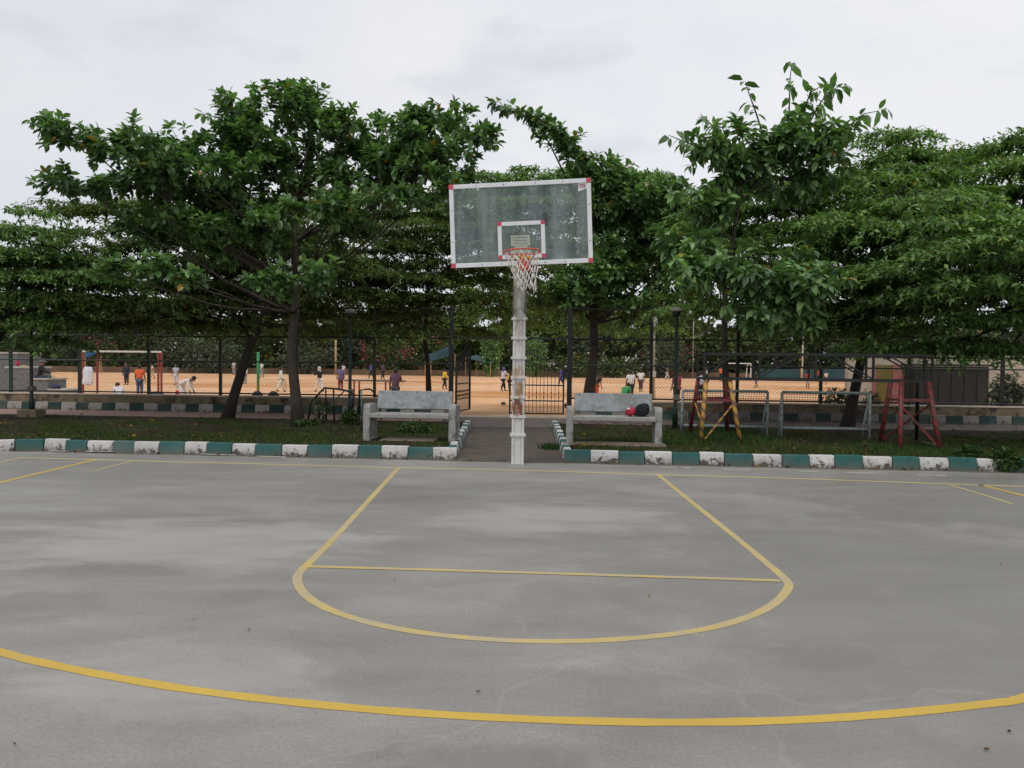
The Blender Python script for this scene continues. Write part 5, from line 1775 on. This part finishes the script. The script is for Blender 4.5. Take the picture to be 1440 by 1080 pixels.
# ================================================================== GRASS AND LEAF LITTER
def grass(region, n, h, w, name, label):
    P, Mx = [], []
    xs = rng.uniform(region[0], region[1], n)
    ts = rng.random(n)
    ok = []
    for x, t in zip(xs, ts):
        y = kf(x) + 0.16 + t * (ff(x) - 2.6 - kf(x))
        patch = math.sin(x * 1.3 + 1) * math.sin(y * 1.1 + x * .4) + 0.55 * math.sin(x * 3.1 + y * 2.3)
        if patch + (0.9 - 2.0 * t) * region[2] > rng.uniform(-0.7, 0.9):
            ok.append((x, y, bed_z(x, y) - 0.005))
    P = np.array(ok)
    m_ = len(P)
    d = np.stack([rng.normal(size=m_) * 0.45, rng.normal(size=m_) * 0.45, np.ones(m_)], 1)
    fr = frames(unit(d), unit(rng.normal(size=(m_, 3))))
    s = h * (0.5 + 0.8 * rng.random(m_))
    fr = fr * np.stack([np.full(m_, w), s, s], 1)[:, None, :]
    o = scatter(name, TRI, P, fr, M['grass'])
    tag(o, label, 'grass', kind='stuff')
grass((-12, -1.05, 1.0), 60000, 0.055, 0.013, 'grass', 'short patchy grass on the left bed between kerb and walk')
grass((1.05, 12, 0.9), 60000, 0.065, 0.013, 'grass', 'short patchy grass on the right bed under the gantry')
# taller tufts round the gantry legs and along the path kerb
def tufts(spots, name, label):
    P, H = [], []
    for x, y, r, n, h in spots:
        q = rng.normal(size=(n, 2)) * r
        for a, b in q:
            P.append((x + a, y + b, (bed_z(x + a, y + b) if abs(x + a) > 1 else 0.0) - 0.01)); H.append(h)
    P, H = np.array(P), np.array(H)
    m_ = len(P)
    d = np.stack([rng.normal(size=m_) * 0.4, rng.normal(size=m_) * 0.4, np.ones(m_)], 1)
    s = H * (0.5 + 0.7 * rng.random(m_))
    fr = frames(unit(d), unit(rng.normal(size=(m_, 3)))) * np.stack([np.full(m_, 0.015), s, s], 1)[:, None, :]
    tag(scatter(name, TRI, P, fr, M['weed']), label, 'grass', kind='stuff')
c1 = G(1010, 618, .12); c2 = G(1050, 620, .12); c3 = G(960, 622, .12); c4 = G(780, 632, 0); c5 = G(1000, 605, .1)
tufts([(c1.x, c1.y, .35, 1500, .17), (c2.x, c2.y, .3, 900, .14), (c3.x, c3.y, .3, 800, .12), (c4.x - .05, c4.y + .2, .10, 420, .12), (c5.x, c5.y, .4, 1200, .16),
       (lf2.x, lf2.y, .4, 900, .10), (rf2.x - .4, rf2.y - .3, .5, 900, .08), (0.74, 13.6, .08, 300, .1)], 'tall_grass', 'taller grass tufts around the gantry legs and path kerb')
n = 1500
xs = np.concatenate([rng.uniform(-12, -1.1, n // 2), rng.uniform(1.1, 12, n // 2)])
P = []
for x in xs:
    y = kf(x) + 0.2 + rng.random() * (ff(x) - 2.7 - kf(x))
    P.append((x, y, bed_z(x, y) + 0.015))
for _ in range(70):
    x = rng.uniform(-9, 9)
    P.append((x, kf(x) - 0.02 - abs(rng.normal()) * 0.08, 0.008))
P = np.array(P)
m_ = len(P)
d = unit(np.stack([rng.normal(size=m_), rng.normal(size=m_), rng.normal(size=m_) * 0.15], 1))
fr = frames(d, np.tile([[0, 0, 1.0]], (m_, 1)) + rng.normal(size=(m_, 3)) * 0.3) * (0.05 + 0.06 * rng.random(m_))[:, None, None]
tag(scatter('leaf_litter', LEAF, P, fr, M['litter']), 'dry fallen leaves strewn over the planting beds and gutter', 'leaf litter', kind='stuff')
# single leaves dropped on the court
lv = [(1105 / 2, 813.5), (1352 / 2, 972), (550 / 2, 869), (705 / 2, 883.5), (40 / 2, 1044), (1060 / 2, 1064), (912, 836), (1392, 1053), (1422, 1027), (300, 662), (740, 710), (1410, 792), (295, 630)]
P = np.array([tuple(G(x, y, 0.012)) for x, y in lv])
m_ = len(P)
d = unit(np.stack([rng.normal(size=m_), rng.normal(size=m_), rng.normal(size=m_) * 0.1], 1))
fr = frames(d, np.tile([[0, 0, 1.0]], (m_, 1)) + rng.normal(size=(m_, 3)) * 0.25) * (0.012 + 0.018 * rng.random(m_))[:, None, None]
tag(scatter('fallen_leaves', LEAF, P, fr, M['litter']), 'few small dry leaves and twigs scattered on the grey court', 'leaf litter', kind='stuff')


# ================================================================== PEOPLE
def skin_mesh(name, verts, edges, radii, mat, parent, sub=1, root=0):
    me = bpy.data.meshes.new(name)
    me.from_pydata([tuple(v) for v in verts], edges, [])
    me.update()
    me.materials.append(mat)
    o = bpy.data.objects.new(name, me)
    col.objects.link(o)
    o.parent = parent
    sk = o.modifiers.new('skin', 'SKIN')
    sk.use_smooth_shade = True
    lay = me.skin_vertices[0].data
    for i, r in enumerate(radii):
        lay[i].radius = r if hasattr(r, '__len__') else (r, r)
        lay[i].use_root = (i == root)
    s = o.modifiers.new('subdivision', 'SUBSURF')
    s.levels = s.render_levels = sub
    return o


def person(px, head, feet, label, top, bottom, pose='stand', face=0.0, D=None, H=None, hair='short', kurta=0.0, hair_mat=None, sleeve='short', skin='skin', short_legs=False, hold=None, arms=None, seat=None):
    if D is None:
        p = G(px, feet, FIELD)
        D = p.y
    else:
        p = W(px, feet, D)
    zb = fz(p.x, D) if seat is None else seat
    if H is None:
        H = (W(px, head, D).z - zb)
    root = empty('person', (p.x, D, zb), label, 'person', None, face)
    T = {'stand': 0.03, 'walk': 0.05, 'bend': 1.15, 'squat': 0.75, 'sit': 0.12, 'back': 0.06, 'lean': 0.5}[pose]
    pel = Vector((0, 0, 0.53))
    ll = {}
    if pose == 'walk':
        f1, f2 = 0.13, -0.13
        for s, f in ((-1, f1), (1, f2)):
            ll[s] = [Vector((s * .05, 0, .50)), Vector((s * .055, f * .6 + .03, .28)), Vector((s * .058, f - (0.03 if f < 0 else 0), .05 + (0.03 if f < 0 else 0))), Vector((s * .06, f + .08, .02))]
    elif pose == 'squat':
        pel = Vector((0, -0.10, 0.22))
        for s in (-1, 1):
            ll[s] = [Vector((s * .06, -.10, .20)), Vector((s * .10, .13, .27)), Vector((s * .08, -.04, .045)), Vector((s * .085, .07, .02))]
    elif pose == 'sit':
        pel = Vector((0, 0, 0.06))
        for s in (-1, 1):
            ll[s] = [Vector((s * .055, 0, .05)), Vector((s * .075, .24, .06)), Vector((s * .075, .26, -.18)), Vector((s * .08, .35, -.2))]
    else:
        w = 0.075 if pose in ('bend', 'lean') else 0.055
        hy = -0.08 if pose == 'bend' else 0
        pel = Vector((0, hy, 0.53))
        for s in (-1, 1):
            ll[s] = [Vector((s * .05, hy, .50)), Vector((s * w, 0.015, .28)), Vector((s * w, -.01, .05)), Vector((s * (w + .008), .085, .02))]
    R = Matrix.Rotation(-T, 3, 'X')
    up_ = lambda x, y, z: pel + R @ Vector((x, y, z - 0.53))
    waist, chest, nb, hc, ht = up_(0, 0, .61), up_(0, 0, .73), up_(0, 0, .825), up_(0, .012, .905), up_(0, .01, .965)
    jaw = up_(0, .028, .872)
    A = {}
    ar = arms or ((0.1, 0.25), (0.1, 0.25))
    for s, (sw, bn) in zip((-1, 1), ar):
        sh = up_(s * .105, 0, .80)
        if pose in ('bend',):
            dn = Vector((0, 0.05, -1)).normalized()
            el = sh + dn * .165 + Vector((s * .02, 0, 0))
            wr = el + (dn + Vector((0, 0.3, 0))).normalized() * .14
        else:
            dn = (R @ Vector((0, 0, -1))).lerp(Vector((0, 0, -1)), 0.6).normalized()
            fw = Vector((0, 1, 0))
            d1 = (dn * math.cos(sw) + fw * math.sin(sw) + Vector((s * .18, 0, 0))).normalized()
            el = sh + d1 * .165
            d2 = (dn * math.cos(sw + bn) + fw * math.sin(sw + bn) + Vector((s * .03, 0, 0))).normalized()
            wr = el + d2 * .145
        hd = wr + (wr - el).normalized() * .055
        A[s] = [sh, el, wr, hd]
    V, E, Rr = [], [], []

    def add(v, r, link=None):
        V.append(v * H); Rr.append((r[0] * H, r[1] * H) if hasattr(r, '__len__') else r * H)
        if link is not None: E.append((link, len(V) - 1))
        return len(V) - 1
    ip = add(pel, (.085, .06)); iw = add(waist, (.075, .052), ip); ic = add(chest, (.09, .062), iw); ib = add(nb, .036, ic)
    ij = add(jaw, .036, ib); ih = add(hc, .058, ij); add(ht, .045, ih)
    nose = up_(0, .085, .90); add(nose, .012, ih)
    for s in (-1, 1):
        a = add(A[s][0], .036, ic); b = add(A[s][1], .027, a); c = add(A[s][2], .019, b); h_ = add(A[s][3], .02, c)
        add(A[s][3] + (A[s][3] - A[s][2]) * 0.7, .008, h_)
        th = (A[s][3] - A[s][2]).cross(Vector((1, 0, 0))).normalized()
        add(A[s][3] + th * -0.028 + (A[s][3] - A[s][2]) * 0.1, .008, h_)
        a = add(ll[s][0], .060, ip); b = add(ll[s][1], .040, a); c = add(ll[s][2], .026, b); add(ll[s][3], .02, c)
    skin_mesh('body', V, E, Rr, M[skin], root)
    # shirt
    V, E, Rr = [], [], []
    g_ = 1.22
    hem = pel + (R @ Vector((0, 0, -0.035)))
    i0 = add(hem, (.105, .08)); i1 = add(waist, (.095, .068), i0); i2 = add(chest, (.105, .075), i1); i3 = add(nb - (nb - chest) * 0.12, .052, i2)
    for s in (-1, 1):
        a = add(A[s][0], .047, i2)
        if sleeve == 'short':
            add(A[s][0].lerp(A[s][1], 0.75), .040, a)
        else:
            b = add(A[s][1], .036, a); add(A[s][1].lerp(A[s][2], 0.9), .027, b)
    sm = top if not isinstance(top, tuple) else cloth(top)
    so = skin_mesh('shirt', V, E, Rr, sm, root)
    if kurta:
        mb = MB()
        n = 14
        vs, fs = [], []
        lv_ = [(0.0, .095, .068), (.45, .105, .08), (1.0, .125, .095)]
        for t, rx, ry in lv_:
            c = pel + Vector((0, 0, 0.05)) - Vector((0, 0, kurta * t))
            for j in range(n):
                a = 2 * PI * j / n
                w_ = 1 + 0.07 * math.sin(3 * a) * t
                vs.append((c + Vector((rx * w_ * math.cos(a), ry * w_ * math.sin(a), 0))) * H)
        for i in range(2):
            for j in range(n):
                fs.append((i * n + j, i * n + (j + 1) % n, (i + 1) * n + (j + 1) % n, (i + 1) * n + j))
        mb.add(vs, fs)
        mb.build('kurta_skirt', sm, root, smooth=True, local=True)
    # trousers
    V, E, Rr = [], [], []
    i0 = add(pel, (.098, .074))
    for s in (-1, 1):
        a = add(ll[s][0] - Vector((0, 0, .01)), .070, i0); b = add(ll[s][1], .052, a)
        if not short_legs: add(ll[s][1].lerp(ll[s][2], 0.9), .042, b)
    skin_mesh('trousers', V, E, Rr, cloth(bottom), root)
    # shoes
    mb = MB()
    for s in (-1, 1):
        a, b = ll[s][2], ll[s][3]
        mb.blob((a.lerp(b, .5) + Vector((0, 0, -.012))) * H, (.03 * H, .062 * H, .022 * H), 10, 6)
    mb.build('shoes', M['rubber'], root, smooth=True, local=True)
    # hair, cap or scarf
    mb = MB()
    hm = hair_mat or M['hair']
    if hair == 'scarf':
        mb.blob((hc + R @ Vector((0, -.014, .008))) * H, (.070 * H, .072 * H, .082 * H), 12, 8, rot=R.copy())
        mb.blob((nb + R @ Vector((0, 0, .0))) * H, (.085 * H, .065 * H, .055 * H), 12, 7, rot=R.copy())
        mb.build('head_scarf', hm, root, smooth=True, local=True)
    elif hair == 'cap':
        mb.blob((hc + R @ Vector((0, -.006, .030))) * H, (.064 * H, .070 * H, .05 * H), 12, 8, zmin=-.2, rot=R.copy())
        mb.blob((hc + R @ Vector((0, .075, .028))) * H, (.045 * H, .04 * H, .008 * H), 10, 4, rot=R.copy())
        mb.build('cap', hm, root, smooth=True, local=True)
    else:
        mb.blob((hc + R @ Vector((0, -.018, .022))) * H, (.062 * H, .062 * H, .060 * H), 12, 8, rot=R.copy())
        mb.build('hair', hm, root, smooth=True, local=True)
    if hold == 'bat':
        hd = A[1][3] * H
        bt = MB().bar(hd + Vector((0, .02, .12)) * H, hd + Vector((0, .05, -.02)) * H, 0.03)
        bt.bar(hd + Vector((0, .05, -.02)) * H, hd + Vector((.0, .12, -.36)) * H, 0.10, 0.04)
        bo = bt.build('cricket_bat', M['wood_post'], None)
        bo.location = root.location
        bo.rotation_euler = root.rotation_euler
        tag(bo, 'cricket bat held low by ' + label.split(' with')[0].replace('person ', 'the person '), 'bat')
    return root


W_ = (0.62, 0.62, 0.62); WW = (0.70, 0.70, 0.70)
BLK = (0.015, 0.015, 0.018); NAVY = (0.02, 0.024, 0.05); GRY = (0.28, 0.28, 0.29)
person(167, 527, 566, 'person crouching in white kurta and dark cap left of the man in orange', WW, (0.6, 0.6, 0.6), 'squat', PI * 0.2, D=33, H=1.55, hair='cap', hair_mat=cloth((0.05, 0.05, 0.07)), sleeve='long')
person(178, 510, 541.5, 'person in dark navy kurta standing between the crouching man and the man in orange', NAVY, NAVY, 'stand', PI, kurta=.16, sleeve='long')
person(196.5, 512, 557, 'person in orange t-shirt and blue jeans seen from behind', (0.72, 0.13, 0.05), (0.06, 0.09, 0.18), 'stand', 0.1)
person(214.5, 511, 533, 'person in cream clothes behind the ladder end of the red frame', (0.60, 0.52, 0.40), (0.60, 0.52, 0.40), 'walk', 2.2)
person(247.5, 512, 541.5, 'person in pale blue shirt and white trousers facing the court', (0.42, 0.45, 0.58), (0.62, 0.62, 0.66), 'stand', PI, arms=((0.1, .5), (.1, .5)))
person(258, 529, 566, 'person in white bending forward near the wall with a red cloth', WW, WW, 'bend', -PI / 2, D=33, H=1.62, sleeve='long')
person(329, 507, 527, 'person in pale grey mostly hidden by the leaning trunk', (0.45, 0.45, 0.45), GRY, 'stand', 2.9)
person(344.5, 513, 540, 'person in pink and white striped shirt right of the leaning trunk', mat_striped('pink_stripe', (0.55, 0.05, 0.14), (0.70, 0.66, 0.68), 34), (0.28, 0.28, 0.33), 'stand', 2.9, sleeve='long')
person(368.5, 508, 531, 'person in white shirt and grey trousers behind the bright green post', W_, GRY, 'walk', 2.4)
person(394.5, 515, 551, 'person in long white kurta with a bat left of the upright trunk', (0.66, 0.68, 0.64), (0.66, 0.68, 0.64), 'walk', -1.2, kurta=.2, sleeve='long', hold='bat')
person(449.5, 515, 551, 'person in pale head scarf, black top and grey skirt right of the upright trunk', BLK, WW, 'walk', 1.0, hair='scarf', hair_mat=cloth((0.5, 0.48, 0.47)), kurta=.0, arms=((.5, 1.5), (.5, 1.5)), sleeve='long')
person(479, 514, 549, 'person in blue grey kurta with dark red leggings beside the green lamp post', (0.12, 0.13, 0.26), (0.16, 0.03, 0.05), 'stand', 0.4, kurta=.16)
person(483, 511, 533, 'person in pinkish white shirt partly behind the one in blue grey', (0.60, 0.52, 0.55), GRY, 'stand', 2.8)
person(522, 511, 532.5, 'person in bright blue top and dark trousers far left of the fence post', (0.06, 0.14, 0.45), BLK, 'walk', 1.7, sleeve='long')
person(538, 510, 534, 'person in dark purple top striding right of the fence post', (0.09, 0.055, 0.10), BLK, 'walk', -0.8, sleeve='long')
person(556, 525, 575, 'person in dull purple t-shirt seen from behind above the empty bench', (0.15, 0.08, 0.13), (0.05, 0.05, 0.08), 'stand', 0.1, D=31, H=1.62, arms=((0.1, .2), (.5, 1.1)))
person(625, 518, 547.5, 'person in yellow shirt and dark trousers left of the gate post', (0.72, 0.50, 0.02), BLK, 'walk', -0.9, sleeve='long')
person(707.5, 516, 550, 'person in purple head scarf and white top left of the hoop post', (0.55, 0.52, 0.56), BLK, 'walk', -0.9, hair='scarf', hair_mat=cloth((0.10, 0.07, 0.26)), kurta=.08, sleeve='long', arms=((.6, 1.4), (.6, 1.4)))
person(716.5, 520, 550, 'person in amber top half hidden by the hoop post', (0.62, 0.34, 0.03), BLK, 'stand', 1.3, hair='scarf', hair_mat=M['hair'], sleeve='long')
person(789, 517, 543, 'person in royal blue dress seen through the closed gate leaf', (0.05, 0.05, 0.38), NAVY, 'walk', 1.6, kurta=.18)
person(795.5, 514, 535, 'person in black with pale cap beside the right gate post', BLK, BLK, 'stand', 2.5, hair='cap', hair_mat=cloth(W_), sleeve='long')
person(838, 531, 566, 'person in black t-shirt and red trousers bending beside the dark trunk', BLK, (0.45, 0.06, 0.04), 'lean', -1.2, D=41, H=1.5)
person(879, 536, 566, 'person in green striped shirt crouching above the bench with bags', mat_striped('green_stripe', (0.30, 0.62, 0.36), (0.015, 0.24, 0.07), 62), BLK, 'squat', -0.7, D=38, H=1.75)
person(886.5, 522, 567, 'taller person in white t-shirt and black trousers seen from behind', WW, BLK, 'stand', 0.1, D=40.5, H=1.62)
person(901, 519, 551, 'person in white t-shirt and brown trousers beside the utility pole', WW, (0.10, 0.05, 0.05), 'walk', -0.3)
person(938, 514, 534, 'person in pale grey trousers lunging at the far side right of the utility pole', (0.12, 0.12, 0.13), (0.50, 0.50, 0.50), 'walk', -1.5)
person(951.5, 523, 572, 'person in maroon standing behind the dark lamp post', (0.22, 0.035, 0.07), BLK, 'stand', 0.4, D=36, H=1.62, kurta=.12)
person(985, 528, 566, 'person in pale blue shirt behind the yellow gantry legs', (0.40, 0.46, 0.60), BLK, 'stand', 0.3, D=41, H=1.6)
person(993.5, 516, 538, 'person in white and black beneath the gantry truss', W_, BLK, 'walk', 1.2)
person(1014, 515, 537, 'person in orange vest and navy shorts left of the grey brown trunk', (0.75, 0.16, 0.07), NAVY, 'stand', 2.6, short_legs=True)
person(1063.5, 521, 545, 'person in dark top and royal blue shorts behind the left small goal', (0.03, 0.03, 0.04), (0.05, 0.06, 0.38), 'walk', 2.0, short_legs=True)
person(1135.5, 522, 546.5, 'person in red top and pale pink shorts behind the right small goal', (0.50, 0.05, 0.05), (0.60, 0.50, 0.56), 'stand', 2.8, kurta=.1, short_legs=True)
person(1151.5, 519, 537, 'person in red vest hidden behind a black fence post', (0.55, 0.06, 0.04), BLK, 'stand', 2.7)
person(1161.5, 522, 541, 'person in cream top and navy shorts right of the black fence post', (0.62, 0.57, 0.45), NAVY, 'walk', 2.3, short_legs=True)
pt = W(55, 533, 29.9)
person(56, 505, 533, 'person in black shirt and grey cap sitting on the stone terrace', BLK, (0.05, 0.06, 0.12), 'sit', -1.1, D=29.95, H=1.55, hair='cap', hair_mat=cloth((0.22, 0.23, 0.26)), sleeve='long', seat=pt.z - 0.02, arms=((.6, 1.0), (.6, 1.0)))
p = W(72, 531, 29.5)
e = empty('racket', p, 'green framed racket held out by the person sitting on the terrace', 'racket')
MB().tube([(p.x + 0.14 * math.cos(a), p.y + .03 * math.sin(a), p.z + 0.07 * math.sin(a)) for a in lin(0, 2 * PI, 18)], 0.013, 5, cap=False).build('racket_head', M['green_post'], e)
MB().tube([(p.x - 0.38, p.y, p.z - 0.02), (p.x - 0.13, p.y, p.z)], 0.012, 6).build('racket_grip', M['rubber'], e)
p = W(268, 541, 32.8)
tag(MB().blob((W(252, 554, 32.8).x, 32.6, W(252, 553, 32.8).z), (0.08, 0.05, 0.14), 10, 7, jit=.1, seed=3).build('red_cloth', M['red_cloth'], smooth=True), 'small red cloth hanging at the side of the bending person in white', 'cloth')

# ================================================================== SKY AND LIGHT
SUN_EL, SUN_AZ = math.radians(58), math.radians(205)      # azimuth clockwise from north (+Y)
world = bpy.data.worlds.new('World')
scene.world = world
world.use_nodes = True
nt = world.node_tree
bg = nt.nodes['Background']
sky = N(nt, 'ShaderNodeTexSky', sky_type='NISHITA')
sky.sun_disc = False
sky.sun_elevation = SUN_EL
sky.sun_rotation = SUN_AZ
tc = N(nt, 'ShaderNodeTexCoord')
mp = N(nt, 'ShaderNodeMapping')
mp.inputs['Scale'].default_value = (1, 1, 2.6)
nt.links.new(tc.outputs['Generated'], mp.inputs['Vector'])
n1 = noise(nt, mp.outputs['Vector'], 1.5, 6, 0.55, 0.3)
n2 = noise(nt, mp.outputs['Vector'], 5.0, 5, 0.55, 0.2)
c = ramp(nt, n1, [(0.30, (7.0, 7.4, 8.1)), (0.52, (8.2, 8.4, 8.85)), (0.72, (9.0, 9.0, 9.2))])
c = mix(nt, ramp(nt, n2, [(0.56, 0), (0.72, 0.55)]), c, (6.2, 6.6, 7.2))
sx = N(nt, 'ShaderNodeSeparateXYZ')
nt.links.new(tc.outputs['Generated'], sx.inputs[0])
c = mix(nt, 1.0, c, ramp(nt, math_(nt, 'MULTIPLY_ADD', sx.outputs[0], 0.5), [(0.0, 0.88), (0.5, 0.97), (0.85, 1.0)]), 'MULTIPLY')
for n_ in nt.nodes:
    if n_.type == 'MATH' and n_.operation == 'MULTIPLY_ADD': n_.inputs[2].default_value = 0.5
cl = mix(nt, 0.95, sky.outputs[0], c)
nt.links.new(cl, bg.inputs['Color'])
bg.inputs['Strength'].default_value = 0.103
sd = bpy.data.lights.new('sun', 'SUN')
sd.energy = 1.4
sd.angle = math.radians(25)
sd.color = (1.0, 0.96, 0.90)
so = bpy.data.objects.new('sun', sd)
col.objects.link(so)
dirv = Vector((math.sin(SUN_AZ) * math.cos(SUN_EL), math.cos(SUN_AZ) * math.cos(SUN_EL), math.sin(SUN_EL)))
so.rotation_euler = dirv.to_track_quat('Z', 'Y').to_euler()
so.location = (0, -20, 40)

scene.view_settings.view_transform = 'Standard'
scene.view_settings.look = 'None'
scene.view_settings.exposure = 0.0
scene.view_settings.gamma = 1.0
scene.render.engine = 'CYCLES'
scene.cycles.max_bounces = 6
scene.cycles.transparent_max_bounces = 8
scene.cycles.use_denoising = True
